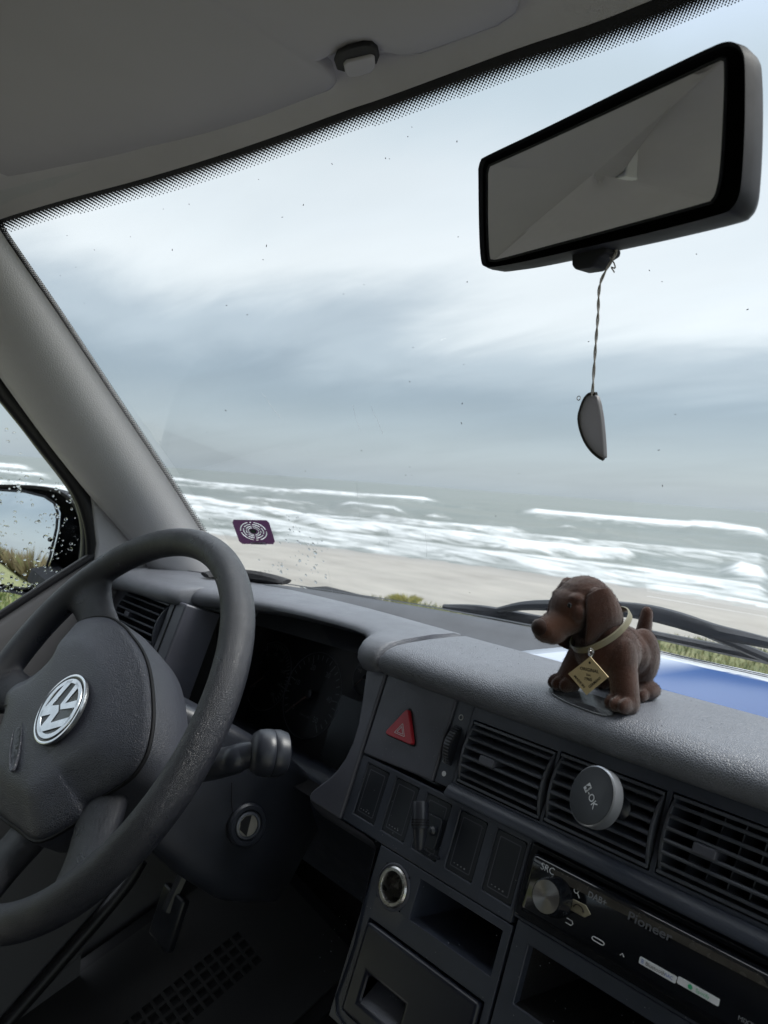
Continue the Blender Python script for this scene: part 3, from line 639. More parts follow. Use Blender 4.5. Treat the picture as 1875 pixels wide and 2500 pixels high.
# lower trim with the carpeted pocket and the seal that runs round the opening
low = [atX(*p, -.975) for p in ((-500, 2300), (0, 2290), (150, 2230), (300, 2160), (330, 2140), (200, 2330), (10, 2520), (-200, 2760), (-500, 2900))]
MB().prism(low, (-.03, 0, 0)).build('door_pocket', M_DOOR, DOOR, bevel=.004)
MB().tube(spline([atX(*p, -.965) for p in ((345, 2100), (299, 2172), (150, 2345), (10, 2505), (-150, 2690))], 16), .010, 8).build('door_seal', M_SEAL, DOOR, smooth=60)
dp = [(rnd.uniform(-40, 60), rnd.uniform(1000, 1430)) for _ in range(60)] + [(rnd.uniform(0, 205), rnd.uniform(1150, 1440)) for _ in range(150)] + [(rnd.gauss(130, 20), rnd.gauss(1330, 60)) for _ in range(60)] + [(rnd.uniform(0, 110), rnd.uniform(1420, 1470)) for _ in range(60)]
def inwin(x, y): return x < np.interp(y, [p[1] for p in SIN], [p[0] for p in SIN]) - 6 and y < np.interp(x, [0, 181, 250], [1524, 1406, 1360]) - 8
mb = MB(); drops(mb, [p for p in dp if inwin(*p)], lambda x, y: atX(x, y, WX - .0125), (-1, 0, 0), (.0006, .0030)); mb.build('raindrop', M_DROP, DOOR, smooth=60, kind='stuff')
# ------------------------------------------------------------------ door mirror
SM = thing('side_mirror', 'black door mirror beyond the wet side window, showing sky and grass', 'mirror', (-1.15, .40, -.24))
MO = np.array([-1.2, .40, -.15]); MN = np.array([.30, -.945, .118]); MN /= np.linalg.norm(MN)
HO = [(-260, 1190), (-150, 1182), (0, 1181), (60, 1182), (110, 1187), (150, 1198), (178, 1220), (196, 1256), (203, 1300), (200, 1350), (190, 1395), (165, 1430), (120, 1452), (70, 1458), (0, 1446), (-150, 1432), (-260, 1420)]
GO = [(-250, 1207), (-150, 1199), (0, 1196), (60, 1200), (108, 1212), (132, 1228), (141, 1252), (138, 1290), (122, 1360), (106, 1405), (88, 1430), (60, 1438), (0, 1430), (-150, 1416), (-250, 1406)]
outl = [planeray(x, y, MO, MN) for x, y in HO]; outl = spline(outl + [outl[0]], 68)[:-1]; cen = sum(outl) / len(outl)
rings = []
for s_, d in ((.93, .004), (.985, .0), (1.0, .010), (.98, .035), (.88, .065), (.62, .085), (.2, .095)): rings.append([cen + (p - cen) * s_ - MN * d for p in outl])
MB().loft(rings, True, False, True).build('housing', M_HOUS, SM, smooth=50)
gl = [planeray(x, y, MO - MN * .003, MN) for x, y in GO]; gc = sum(gl) / len(gl)
rings = [[(lambda P: P - MN * (np.linalg.norm(P - gc) ** 2 / (2 * 1.5) - .002))(gc + (p - gc) * s_) for p in gl] for s_ in (1, .9, .75, .6, .45, .3, .15, .02)]
MB().loft(rings, True, False, True).build('glass', M_MIRROR, SM, smooth=180)
MB().tube(gl + [gl[0]], .0022, 6).build('glass_rim', M_HOUS, SM)
MB().tube([cen - MN * .04 + np.array([.06, 0, -.06]), np.array([-1.06, .40, -.215]), np.array([-1.02, .39, -.22])], [.03, .026, .024], 10).build('mount_arm', M_HOUS, SM)
# ------------------------------------------------------------------ sun visor
SV = thing('sun_visor', 'grey sun visor folded up under the headliner above the steering wheel', 'sun visor', (-.6, .3, .33))
VE = [(-.93, .205, .283), (-.90, .238, .290), (-.80, .282, .303), (-.70, .320, .314), (-.60, .350, .322), (-.53, .366, .3275), (-.505, .3715, .329), (-.492, .368, .330), (-.486, .355, .332), (-.4845, .343, .334), (-.440, .349, .334), (-.434, .366, .333), (-.424, .3795, .332), (-.410, .3855, .331), (-.38, .391, .331), (-.345, .397, .331), (-.328, .3955, .332), (-.317, .385, .334), (-.313, .37, .336)]
VB = [(-.93, -.06, .318), (-.313, .225, .352)]
front = [np.array(p) for p in VE]; n = len(front); rows = []
back = [np.array(VB[0]) + (np.array(VB[1]) - np.array(VB[0])) * (p[0] + .93) / .617 for p in front]
for k, (t, dz) in enumerate(((-.012, .012), (-.010, .004), (-.003, -.0005), (.02, -.0022), (.10, -.003), (.35, -.003), (.7, -.003), (.95, -.002), (1.0, .008))):
    rows.append([f * (1 - t) + b * t + np.array([0, 0, dz]) for f, b in zip(front, back)])
V, Fc = grid(rows); mk('panel', V, Fc, M_VISOR, SV, smooth=60)
def vpx(pts, z): return [atZ(*p, z) for p in pts]
MB().prism(vpx([(822, 172), (815, 150), (822, 132), (845, 120), (885, 110), (908, 110), (922, 122), (926, 142), (920, 158), (900, 168), (850, 180)], .3275), (0, 0, .004)).build('clip_recess_shade', M_DARK, SV, bevel=.0015)  # flat dark plate below the visor; its colour paints a recess's shade
MB().prism(vpx([(838, 160), (845, 152), (905, 138), (914, 142), (916, 166), (908, 178), (870, 190), (852, 190), (842, 180)], .3255), (0, 0, .004)).build('clip', M_VISOR, SV, bevel=.0022)
MB().tube(spline([(-.90, -.045, .325), (-.93, -.03, .33), (-.95, 0, .335)], 8), [.006] * 9, 8).build('pivot_rod', M_PILLAR, SV)
MB().lathe((-.95, 0, .318), (0, 0, 1), [(.004, 0), (.016, .001), (.018, .006), (.018, .03)], 20).build('pivot_bracket', M_PILLAR, SV)
mb = MB(); mb.prism([np.array([-.585 + .05 * x, .098 + .022 * x - .020 * y, .338]) for x, y in rrect(0, 0, 1, 1, .2, 3)], (0, 0, .05)); mb.build('visor_bracket', M_WHITE, SV, bevel=.003)
# ------------------------------------------------------------------ interior mirror
RM = thing('rear_view_mirror', 'black-framed interior mirror hanging above the dashboard', 'mirror', (-.25, .40, .14))
def mixp(px, py, sL=.952, sR=.87):
    k = sL + (sR - sL) * np.clip((px - 1172) / (1825 - 1172), -.05, 1.1); return atY(px, py, .42 * k)
RO = [(1172, 415), (1178, 395), (1195, 382), (1330, 318), (1500, 235), (1650, 162), (1750, 115), (1785, 103), (1808, 106), (1824, 122), (1832, 160), (1832, 300), (1826, 420), (1818, 480), (1800, 512), (1765, 530), (1600, 572), (1450, 606), (1300, 640), (1215, 656), (1190, 655), (1179, 640), (1174, 560)]
RG = [(1192, 425), (1197, 408), (1210, 400), (1330, 346), (1500, 268), (1650, 198), (1752, 150), (1768, 147), (1775, 158), (1774, 250), (1766, 400), (1756, 465), (1742, 492), (1715, 503), (1500, 562), (1350, 602), (1230, 634), (1205, 637), (1196, 625), (1192, 540)]
oo = [mixp(*p) for p in RO]; oo0 = oo; oo = spline(oo + [oo[0]], 92)[:-1]; oc = sum(oo) / len(oo); e_a = oo0[9] - oo0[0]; e_b = oo0[0] - oo0[20]; rn = np.cross(e_a, e_b); rn /= np.linalg.norm(rn)
if rn[1] > 0: rn = -rn
rings = [[oc + (p - oc) * s_ - rn * d for p in oo] for s_, d in ((.968, -.0006), (.988, -.003), (1.0, .003), (.99, .012), (.93, .022), (.75, .03), (.3, .036))]
MB().loft(rings, True, False, True).build('housing', M_HOUS, RM, smooth=50)
gg = [mixp(*p) + rn * .0012 for p in RG]; gg = spline(gg + [gg[0]], 80)[:-1]; gc = sum(gg) / len(gg)
mk('glass', [gc] + gg, [[0, 1 + i, 1 + (i + 1) % len(gg)] for i in range(len(gg))], M_MIRROR, RM, smooth=None)
MB().tube(gg + [gg[0]], .0009, 6).build('glass_rim', M_HOUS, RM)
tab = [mixp(*p) for p in ((1383, 610), (1470, 595), (1468, 612), (1447, 626), (1437, 645), (1425, 650), (1392, 655), (1384, 645))]
MB().prism([p - rn * .004 for p in tab], -rn * .014).build('dimming_tab', M_HOUS, RM, bevel=.0015)
sg = oc + np.array([-.012, .06, .012]); sg[1] = YW(sg[0], sg[2])
MB().tube(spline([oc - rn * .03, oc * .6 + sg * .4, sg - np.array([0, .012, 0])], 10), .008, 10).build('stem', M_RUB, RM)
MB().lathe(sg, (0, -1, -.72), [(.014, .001), (.014, .008), (.009, .014)], 20).build('glass_button', M_RUB, RM)
# ------------------------------------------------------------------ pendant on a string
PT = mixp(1469, 612) - rn * .012; YP = PT[1]
PD = thing('pendant', 'grey half-moon stone slice hanging on a twisted string from the mirror', 'pendant', atY(1445, 1119, YP))
q = spline([PT + np.array([0, 0, .004]), PT, atY(1466, 690, YP), atY(1460, 770, YP), atY(1453, 860, YP), atY(1446, 968, YP)], 40)
for k in (0, 1): MB().tube([p + .00055 * np.array([math.cos(.9 * i + PI * k), math.sin(.9 * i + PI * k), 0]) for i, p in enumerate(q)], .0005, 6).build('string', M_STRING, PD)
MB().tube(spline([PT, atY(1485, 622, YP), atY(1498, 640, YP), atY(1502, 655, YP), atY(1492, 652, YP), atY(1500, 665, YP)], 14), .00045, 5).build('string_end', M_STRING, PD)
MB().tube(spline([PT, atY(1480, 612, YP), atY(1490, 604, YP), atY(1494, 618, YP), atY(1484, 628, YP)], 14), .0004, 5).build('string_end', M_STRING, PD)
st = [atY(*p, YP) for p in ((1450, 963), (1436, 963), (1424, 976), (1415, 1000), (1411, 1020), (1415, 1047), (1426, 1076), (1442, 1099), (1458, 1113), (1468, 1119), (1473, 1116), (1472, 1090), (1470, 1060), (1466, 1020), (1460, 985), (1455, 968))]
MB().prism(st, (.0012, .0032, 0)).build('stone', film_mat('agate_slice', (.36, .355, .37), .55), PD, bevel=.0008)
rim = spline(st[0:10], 24); MB().tube([p + np.array([.0006, .0016, 0]) for p in rim], .0018, 6).build('dark_rim', M_DEBRIS, PD)
c = atY(1413, 972, YP); MB().tube([c + .0013 * np.array([math.cos(a), 0, math.sin(a)]) for a in np.linspace(0, 2 * PI, 13)], .0003, 5).build('loop', M_STEEL, PD)
# ------------------------------------------------------------------ toll sticker on the glass
STK = [(570, 1269), (650, 1270), (657, 1276), (671, 1322), (667, 1329), (592, 1328), (584, 1322), (567, 1276)]
SK = thing('windshield_sticker', 'small dark purple sticker with pale rings on the lower windshield', 'sticker', atW(620, 1330, .003))
sc = atW(619, 1297, .003); sx = (atW(655, 1298, .003) - atW(583, 1296, .003)) / 2; sy = (atW(611, 1272, .003) - atW(627, 1322, .003)) / 2
def RP(r, a): return sc + sx * r * math.cos(a) + sy * r * math.sin(a)
out_ = []
AN = np.linspace(0, 2 * PI, 73)
poly = np.array([np.linalg.lstsq(np.stack([sx, sy], 1), p - sc, rcond=None)[0] for p in [atW(*q, .003) for q in STK]])
AN = np.array(sorted(set(np.linspace(0, 2 * PI, 73)) | {math.atan2(q[1], q[0]) % (2 * PI) for q in poly}))
def edge_r(a):
    d = np.array([math.cos(a), math.sin(a)]); best = 9
    for k in range(len(poly)):
        p, q = poly[k], poly[(k + 1) % len(poly)]; M_ = np.array([d, p - q]).T
        if abs(np.linalg.det(M_)) < 1e-9: continue
        t, u_ = np.linalg.solve(M_, p)
        if t > 0 and -.001 <= u_ <= 1.001: best = min(best, t)
    return best
mb = MB(); V, Fc = grid([[RP(.90, a) for a in AN], [RP(max(edge_r(a), .92), a) for a in AN]]); mb.add(V, Fc)
for r0, r1 in ((.70, .83), (.52, .63), (.38, .45), (.02, .31)): V, Fc = grid([[RP(r0, a) for a in AN], [RP(r1, a) for a in AN]]); mb.add(V, Fc)
bars = [(a0, r0, r1) for r0, r1, aa in ((.82, .91, (.1, 1.45, 1.75, 3.2, 4.6, 5.0)), (.62, .71, (.6, 1.6, 2.6, 3.9, 4.7, 5.8)), (.44, .53, (.2, 1.6, 2.9, 3.6, 4.7, 5.9)), (.30, .39, (0, 1.57, 3.14, 4.71))) for a0 in aa]
for a0, r0, r1 in bars: V, Fc = grid([[RP(r0, a0 - .09), RP(r0, a0 + .09)], [RP(r1, a0 - .09), RP(r1, a0 + .09)]]); mb.add(V, Fc)
mb.build('printed_film', M_STICK, SK, smooth=None)
mk('core', [RP(.22, a) + np.array([0, -.0006, 0]) for a in AN[:-1]], [list(range(len(AN) - 1))], M_STICK2, SK, smooth=None)
st_ = [atW(*p, .0042) for p in ((611, 1323), (648, 1324), (650, 1330), (613, 1329))]; mk('number_strip', st_, [[0, 1, 2, 3]], M_FILMW, SK, smooth=None)
o_ = sum(st_) / 4 + np.array([0, -.0002, 0]); text('lettering', '7 E7661AS', o_, st_[1] - st_[0], st_[0] - st_[3], .0034, M_INK, SK)
etc = atW(100, 738, .002); text('glass_mark', '121 A', etc, atW(80, 742, .002) - etc, atW(97, 720, .002) - etc, .009, M_GREYP, WSH)
# printed maker's mark low on the glass, behind the wheel rim
mb = MB()
for k in range(40):
    c = atW(622 + rnd.uniform(0, 42), 1393 + rnd.uniform(0, 14), .002); disc(mb, c, rnd.uniform(.0003, .0007))
mb.build('glass_stamp', M_GREYP, WSH, smooth=None, kind='stuff')
# ================================================================== dashboard
DASH = thing('dashboard', 'dark grey moulded plastic dashboard running under the windshield', 'dashboard', (-.3, .5, -.5))
def rollY(x): return .693 - .40 * (x - X0) ** 2
PROF = [(.475, -.188), (.4645, -.1775), (.456, -.1755), (.4485, -.1705), (.4455, -.1635), (.4475, -.1565), (.4535, -.1510), (.463, -.1481), (.478, -.1468), (.51, -.1462), (.545, -.1470), (.559, -.1480), (.5645, -.1500), (.5655, -.156), (.566, -.175)]
def xs_loft(name, prof_at, xs, m, parent, capped=True, **kw):
    rings = [[np.array([x, y, z]) for y, z in prof_at(x)] for x in xs]; mb = MB(); mb.loft(rings, True, capped, capped); return mb.build(name, m, parent, **kw)
def padprof(x):
    e = min(1.0, max(0.0, (x + .4725) / .010)); k = 1 - math.sqrt(max(0, 1 - (1 - e) ** 2)); cy, cz = .510, -.172
    return [(y + (cy - y) * k * .05, z + (cz - z) * k * .42 * (1 if z > -.172 else 0)) for y, z in PROF]
xs = [-.4725, -.4722, -.4716, -.4708, -.4695, -.468, -.466, -.464, -.4625] + list(np.linspace(-.44, .44, 23))
xs_loft('dash_pad', padprof, xs, M_PAD, DASH, smooth=50)
# instrument hood: the lip sweeps back around the cluster
HK = [(-.840, .428, -.173, .505), (-.80, .440, -.170, .545), (-.76, .458, -.166, .560), (-.72, .473, -.1625, .566), (-.68, .483, -.160, .569), (-.63, .490, -.1585, .572), (-.58, .495, -.1585, .572), (-.555, .4955, -.159, .571), (-.54, .493, -.160, .571), (-.527, .486, -.1625, .570), (-.517, .475, -.166, .570), (-.510, .463, -.170, .570), (-.504, .4545, -.1735, .570), (-.498, .4505, -.1755, .569), (-.490, .449, -.176, .569), (-.482, .4495, -.1755, .569), (-.4765, .452, -.174, .568), (-.4748, .458, -.171, .566)]
def hoodring(k):
    x, ly, lz, fy = k; top = -.1462; h = top - lz
    return [np.array(p) for p in ((x, ly + .035, lz - .006), (x, ly + .010, lz - .001), (x, ly + .002, lz), (x, ly - .0035, lz + .28 * h), (x, ly - .003, lz + .52 * h), (x, ly + .0015, lz + .76 * h), (x, ly + .010, lz + .93 * h), (x, ly + .024, top), (x, (ly + fy) / 2 + .01, top + .001), (x, fy - .012, top - .0006), (x, fy - .002, top - .003), (x, fy, top - .010), (x, fy, -.185))]
hk = [np.array(k) for k in spline(HK, 60)]
MB().loft([hoodring(k) for k in hk]).build('instrument_hood', M_PAD, DASH, smooth=60)
# far part of the dash: trough, rounded roll under the glass, and glass-edge shelf
rows = []
for x in np.linspace(-1.0, .50, 40):
    r = rollY(x); f = .562 if x > -.62 else np.interp(x, [-1.0, -.86, -.80, -.62], [.46, .50, .54, .562]); r = max(r, f + .03)
    rows.append([np.array([x, y, z]) for y, z in ((f - .01, -.20), (f + .004, -.178), (f + .022, -.1725), (f * .5 + r * .5, -.1705), (r - .034, -.1665), (r - .018, -.1585), (r - .006, -.1525), (r + .004, -.1500), (r + .014, -.1515), (r + .026, -.158), (r + .07, -.170), (r + .09, -.20))])
V, Fc = grid(rows); mk('dash_roll', V, Fc, M_ROLL, DASH, smooth=180)
rows = [[np.array([x, rollY(x) + d, z]) for x in np.linspace(-.95, .45, 30)] for d, z in ((.008, -.1488), (.0105, -.1478), (.013, -.1488))]
V, Fc = grid(rows); mk('edge_bead', V, Fc, M_RUB, DASH, smooth=180)
# speaker grille hump at the far driver corner
q = [atZ(*p, -.142) for p in ((500, 1404), (550, 1402), (610, 1407), (660, 1414), (700, 1421))]
MB().tube(spline(q, 16), [(.003 + .006 * math.sin(PI * k / 16), .010) for k in range(17)], 8).build('speaker_grille', mat('grille', (.02, .02, .023), .6, bump=('fine', 1500, 1.0, .001)), DASH)
# left end of the dash, above the driver's outer vent
TL = [(-.995, .392, -.176, .46), (-.975, .395, -.172, .49), (-.93, .398, -.169, .52), (-.88, .401, -.168, .53), (-.84, .405, -.168, .545), (-.82, .409, -.1685, .55), (-.808, .418, -.170, .55), (-.8035, .43, -.172, .55)]
def endring(k):
    x, ly, lz, fy = k; top = -.1475; h = top - lz
    return [np.array(p) for p in ((x, ly + .03, lz - .004), (x, ly + .008, lz - .001), (x, ly + .001, lz + .15 * h), (x, ly, lz + .5 * h), (x, ly + .006, lz + .85 * h), (x, ly + .018, top), (x, (ly + fy) / 2, top + .001), (x, fy - .006, top - .001), (x, fy, top - .008), (x, fy, -.20))]
MB().loft([endring(np.array(k)) for k in spline(TL, 30)]).build('dash_end', M_PAD, DASH, smooth=60)
# ---- outer vent beside the door
mb = MB(); holes_panel(mb, -.985, -.16, -.790, .0065, [(-.953, -.060, -.8285, -.0005)], -.05, .0, fr=FL); mb.build('vent_surround', M_POST, DASH, bevel=.0025)
MB().prism([FL(*p, .0012) for p in ((-.8150, .005), (-.8132, .005), (-.8132, -.10), (-.8150, -.10))], FL(0, 0, -.002) - FL(0, 0, .0012)).build('panel_joint', M_DARK, DASH, smooth=None)
def vent(parent_uv, fr, nslat, nvane, barrel, label, knob=True, ring=True, dirv=1):
    u0, v0, u1, v1 = parent_uv; hh = (v1 - v0) / 2; vc = (v0 + v1) / 2
    def bw(v): return barrel * (1 - ((v - vc) / hh) ** 2) if barrel else 0
    vo = MB()
    fprism(vo, [(u0, v0), (u1, v0), (u1, v1), (u0, v1)], -.052, -.050, fr); box = vo.build('air_vent', M_DARK, DASH, smooth=None)
    box['label'] = label
    # barrel cheeks and frame
    e = .0022 if ring else .0012
    for ua, ub in ((u0, u0 + e), (u1 - e, u1)):
        pr = [fr(ua, v0 + (v1 - v0) * k / 12, -.003 + bw(v0 + (v1 - v0) * k / 12)) for k in range(13)] + [fr(ua, v1, -.045), fr(ua, v0, -.045)]
        MB().prism(pr, (ub - ua, 0, 0)).build('cheek', M_VENT, box, bevel=.0005)
    for va, vb in ((v0, v0 + e * 1.1), (v1 - e * 1.1, v1)):
        m_ = MB(); fprism(m_, [(u0, va), (u1, va), (u1, vb), (u0, vb)], -.04, .0, fr); m_.build('frame_bar', M_VENT, box, bevel=.0006)
    og = ORG[root(DASH)]; first = None
    for k in range(nslat):
        v = v1 - (v1 - v0) * (k + .85) / (nslat + .7); w = bw(v) - .002
        if first is None:
            L_ = (u1 - u0) / 2 - e; prof = [(-.0006, .0), (.0, .0010), (.0012, .0013), (.016, .0006), (.016, -.0006), (.0012, -.0013), (.0, -.0010)]
            V = []; 
            for ux in (-L_, L_): V += [(ux, a, b * 1.0) for a, b in prof]
            n7 = len(prof); Fc = [list(range(n7))[::-1], [n7 + i for i in range(n7)]] + [[i, (i + 1) % n7, n7 + (i + 1) % n7, n7 + i] for i in range(n7)]
            me = bpy.data.meshes.new('slat'); me.from_pydata(V, [], Fc); me.materials.append(M_VENT); me.shade_smooth(); me.set_sharp_from_angle(angle=math.radians(40))
            first = bpy.data.objects.new('slat', me); COL.objects.link(first); first.parent = box; o = first
        else: o = inst('slat', first, (0, 0, 0), box)
        o.location = fr((u0 + u1) / 2, v, w) - og; o.rotation_euler = (FTH - math.radians(8) * dirv, 0, 0)
    firstv = None
    for k in range(nvane):
        u = u0 + (u1 - u0) * (k + 1) / (nvane + 1)
        if firstv is None:
            h_ = hh - .002; V = [(a, b, c) for a in (-.0005, .0005) for b, c in ((0, -h_), (.022, -h_), (.022, h_), (0, h_))]
            me = bpy.data.meshes.new('vane'); me.from_pydata(V, [], [[3, 2, 1, 0], [4, 5, 6, 7], [0, 1, 5, 4], [1, 2, 6, 5], [2, 3, 7, 6], [3, 0, 4, 7]]); me.materials.append(M_VENT)
            firstv = bpy.data.objects.new('vane', me); COL.objects.link(firstv); firstv.parent = box; o = firstv
        else: o = inst('vane', firstv, (0, 0, 0), box)
        o.location = fr(u, vc, -.016) - og; o.rotation_euler = (FTH, 0, math.radians(-18))
    if knob:
        um = u0 + (u1 - u0) * .36; vm = vc - hh * .02; m_ = MB(); fprism(m_, rrect(um - .007, vm - .0032, um + .007, vm + .0032, .0015), -.012, bw(vm) + .001, fr); m_.build('thumb_slide', M_POST, box, bevel=.0008)
    return box
vent((-.951, -.060, -.8305, -.001), FL, 6, 8, .010, 'outer air vent beside the door')
# ---- centre fascia
POSTUV = [(-.4735, .0125), (-.4735, -.1262), (-.43, -.1262), (-.47, -.1262), (-.5165, -.1262)]
post = [(-.4732, .0105), (-.5005, .0130), (-.497, -.005), (-.4915, -.025), (-.4872, -.045), (-.4868, -.062), (-.4895, -.077), (-.4945, -.089), (-.5020, -.100), (-.5090, -.1075), (-.5155, -.1145), (-.5190, -.1195), (-.5195, -.1240), (-.5165, -.1262), (-.4732, -.1262)]
mb = MB(); fprism(mb, post, -.10, .003); mb.build('cluster_post', M_POST, DASH, bevel=.004)
edge = [(-.4732, -.1262), (-.5165, -.1262)]
# ledge underside and console flank that fall away toward the footwell
rows = []
for u, v in ((-.5195, -.124), (-.515, -.1263), (-.48, -.1263), (-.44, -.1263), (-.428, -.1275), (-.4225, -.132), (-.4215, -.146), (-.4185, -.175), (-.4155, -.205), (-.4165, -.23), (-.4180, -.247), (-.412, -.256), (-.39, -.262)):
    du, dv = (0, -1) if v > -.130 and u < -.43 else ((-1, 0) if v < -.13 else (-.6, -.8))
    rows.append([F(u, v, .002), F(u + du * .004, v + dv * .004, -.002), F(u + du * .011, v + dv * .012, -.018), F(u + du * .016, v + dv * .019, -.05), F(u + du * .016, v + dv * .02, -.14)])
V, Fc = grid(rows); mk('console_flank', V, Fc, M_POST, DASH, smooth=60)
SWU = [-.4625 + .0365 * k for k in range(5)]; SWH = [(u, -.1165, u + .0272, -.0718) for u in SWU]
RAD = (-.2842, -.1185, -.1022, -.0686)
mb = MB(); holes_panel(mb, -.4728, -.1262, -.2857, -.0668, SWH, -.03, .0); mb.build('switch_panel', M_FASC, DASH, bevel=.0012)
mb = MB(); holes_panel(mb, -.4205, -.262, -.2835, -.1268, [(-.3712, -.1640, -.2900, -.1330), (-.4095, -.2515, -.2892, -.1805), (-.4085, -.1635, -.3815, -.1365)], -.03, .0); mb.build('lower_panel', M_FASC, DASH, bevel=.0012)
mb = MB(); holes_panel(mb, -.2812, -.262, -.06, -.1205, [(-.2685, -.1700, -.0880, -.1318)], -.03, .0); mb.build('lower_panel', M_FASC, DASH, bevel=.0012)
mb = MB(); holes_panel(mb, -.2857, -.1205, -.06, -.0668, [RAD], -.03, -.0005); mb.build('radio_surround', M_FASC, DASH, bevel=.001)
mb = MB(); holes_panel(mb, -.06, -.262, .44, .010, [], -.03, .0); mb.build('glovebox_panel', M_FASC, DASH, bevel=.003)
# switch blanks
og = ORG[DASH]; me0 = None
for k, u in enumerate(SWU):
    uc, vc = u + .0136, -.09415
    if me0 is None:
        mb = MB(); pts = rrect(-.0123, -.0211, .0123, .0211, .0015, 3); mb.prism([(a, .0, b) for a, b in pts], (0, .02, 0)); me = bpy.data.meshes.new('switch_blank'); me.from_pydata(mb.V, [], mb.F); me.materials.append(M_SWITCH)
        sw = bpy.data.objects.new('switch_blank', me); COL.objects.link(sw); sw.parent = DASH; md = sw.modifiers.new('bevel', 'BEVEL'); md.width = .0009; md.segments = 2; md.limit_method = 'ANGLE'; me0 = sw
    else: sw = inst('switch_blank', me0, (0, 0, 0), DASH)
    sw.location = F(uc, vc, -.0012) - og; sw.rotation_euler = (FTH, 0, 0)
    # raised inner lip and the row of tiny moulded dashes
    mb = MB(); o_ = rrect(uc - .0098, vc - .0185, uc + .0098, vc + .0185, .001, 2); i_ = rrect(uc - .0090, vc - .0177, uc + .0090, vc + .0177, .0008, 2); n8 = len(o_)
    mb.add([F(a, b, -.0009) for a, b in o_] + [F(a, b, -.0009) for a, b in i_], [[i, (i + 1) % n8, n8 + (i + 1) % n8, n8 + i] for i in range(n8)]); mb.build('inner_lip', M_POST, sw if False else DASH, smooth=None)
    if k != 2:
        mb = MB()
        for j in range(4): fprism(mb, rrect(uc - .006 + j * .0034, vc - .0155 - j * .0002, uc - .0048 + j * .0034, vc - .0150, .0002, 1), 0, .0003)
        mb.build('moulded_mark', M_GREYP, DASH, smooth=None)
# hazard panel with its red triangle
mb = MB(); fprism(mb, [(-.4716, .0095), (-.4716, -.0662), (-.3872, -.0618), (-.3868, .0095)], -.03, .0015); mb.build('hazard_panel', M_POST, DASH, bevel=.0016)
HT = [(-.4327, -.0132), (-.4512, -.0420), (-.4142, -.0418)]
def rtri(T, s_, rr):
    c = np.mean(T, 0); T = [c + (np.array(t) - c) * s_ for t in T]; out = []
    for i in range(3):
        p, a, b = T[i], T[i - 1], T[(i + 1) % 3]; da = (a - p) / np.linalg.norm(a - p); db = (b - p) / np.linalg.norm(b - p)
        for t in (0, .33, .67, 1): q = p + da * rr * (1 - t) ** 2 + db * rr * t ** 2; out.append(tuple(q))
    return out
mb = MB(); fprism(mb, rtri(HT, 1.10, .0055), .001, .0019); mb.build('button_gap_shade', M_DARK, DASH, smooth=None)  # raised dark plate; its colour stands in for the shaded gap
mb = MB(); fprism(mb, rtri(HT, 1.0, .005), .0, .0052); hz = mb.build('hazard_button', M_RED, DASH, bevel=.0016); hz['label'] = 'red triangular hazard button'
for s_ in (.34, .20): MB().tube([F(a, b - .002, .0053) for a, b in rtri(HT, s_, .0004)] + [F(*(np.array(rtri(HT, s_, .0004)[0]) - [0, .002]), .0053)], .00022, 4).build('hazard_symbol', M_WHITE, hz)
# vent wheel strip
mb = MB(); fprism(mb, [(-.3866, .0095), (-.3866, -.0618), (-.3686, -.0610), (-.3686, .0095)], -.03, -.0008); mb.build('vent_strip', M_FASC, DASH, bevel=.001)
wc = F(-.378, -.029, -.010); tw = MB().lathe(wc - np.array([.0042, 0, 0]), (1, 0, 0), [(.004, 0), (.0172, .0), (.0178, .001), (.0178, .0074), (.0172, .0084), (.004, .0084)], 40).build('thumb_wheel', M_RUB, DASH)
mb = MB()
for k in range(44):
    a = 2 * PI * k / 44; d = math.cos(a) * FN + math.sin(a) * FE; t = -math.sin(a) * FN + math.cos(a) * FE; c = wc + d * .0180; mb.prism([c + t * .0005 + np.array([-.003, 0, 0]), c - t * .0005 + np.array([-.003, 0, 0]), c - t * .0005 + np.array([.003, 0, 0]), c + t * .0005 + np.array([.003, 0, 0])], d * .0006)
mb.build('ridge', M_VENT, tw, smooth=None)
MB().tube([F(-.3783 + .0021 * math.cos(a), -.0055 + .0021 * math.sin(a), -.0004) for a in np.linspace(0, 2 * PI, 17)], .0003, 5).build('closed_symbol', M_WHITE, DASH)
mb = MB(); fprism(mb, [(-.3789 + .0021 * math.cos(a), -.0525 + .0021 * math.sin(a)) for a in np.linspace(0, 2 * PI, 17)[:-1]], -.001, -.0004); mb.build('open_symbol', M_WHITE, DASH, smooth=None)
MB().tube([F(-.378 + a, -.0435 + b, .0050 if b > -.003 else .004) for a, b in ((-.002, 0), (.002, 0), (0, .004), (-.002, 0))], .0002, 4).build('arrow_symbol', M_GREYP, DASH)
# vents between the hazard panel and the passenger side
VN = [(-.3645, -.0535, -.2865, -.0045), (-.2815, -.0525, -.2030, -.0035), (-.1970, -.0520, -.1185, -.0025), (-.1125, -.0520, -.0340, -.0025)]
lab = ['centre air vent beside the hazard button', 'centre air vent carrying the round phone holder', 'centre air vent above the radio', 'centre air vent toward the glovebox']
for k, q in enumerate(VN): vent(q, F, 6, 5, .008, lab[k], knob=True, dirv=(-1.6 if k < 2 else .3))
mb = MB(); holes_panel(mb, -.3684, -.0560, -.03, .0098, [(a - .0012, b - .001, c_ + .0012, d + .001) for a, b, c_, d in VN], -.05, -.001); mb.build('vent_surround', M_FASC, DASH, bevel=.0012)
sl = [F(-.3684, -.0560, -.001), F(-.3684, -.0590, .0035), F(-.3684, -.0640, .0065), F(-.3684, -.0664, .0060), F(-.3684, -.0668, -.02)]
MB().loft([[p + np.array([dx, 0, 0]) for p in sl] for dx in (0, .34)]).build('vent_sill', M_FASC, DASH, smooth=50)
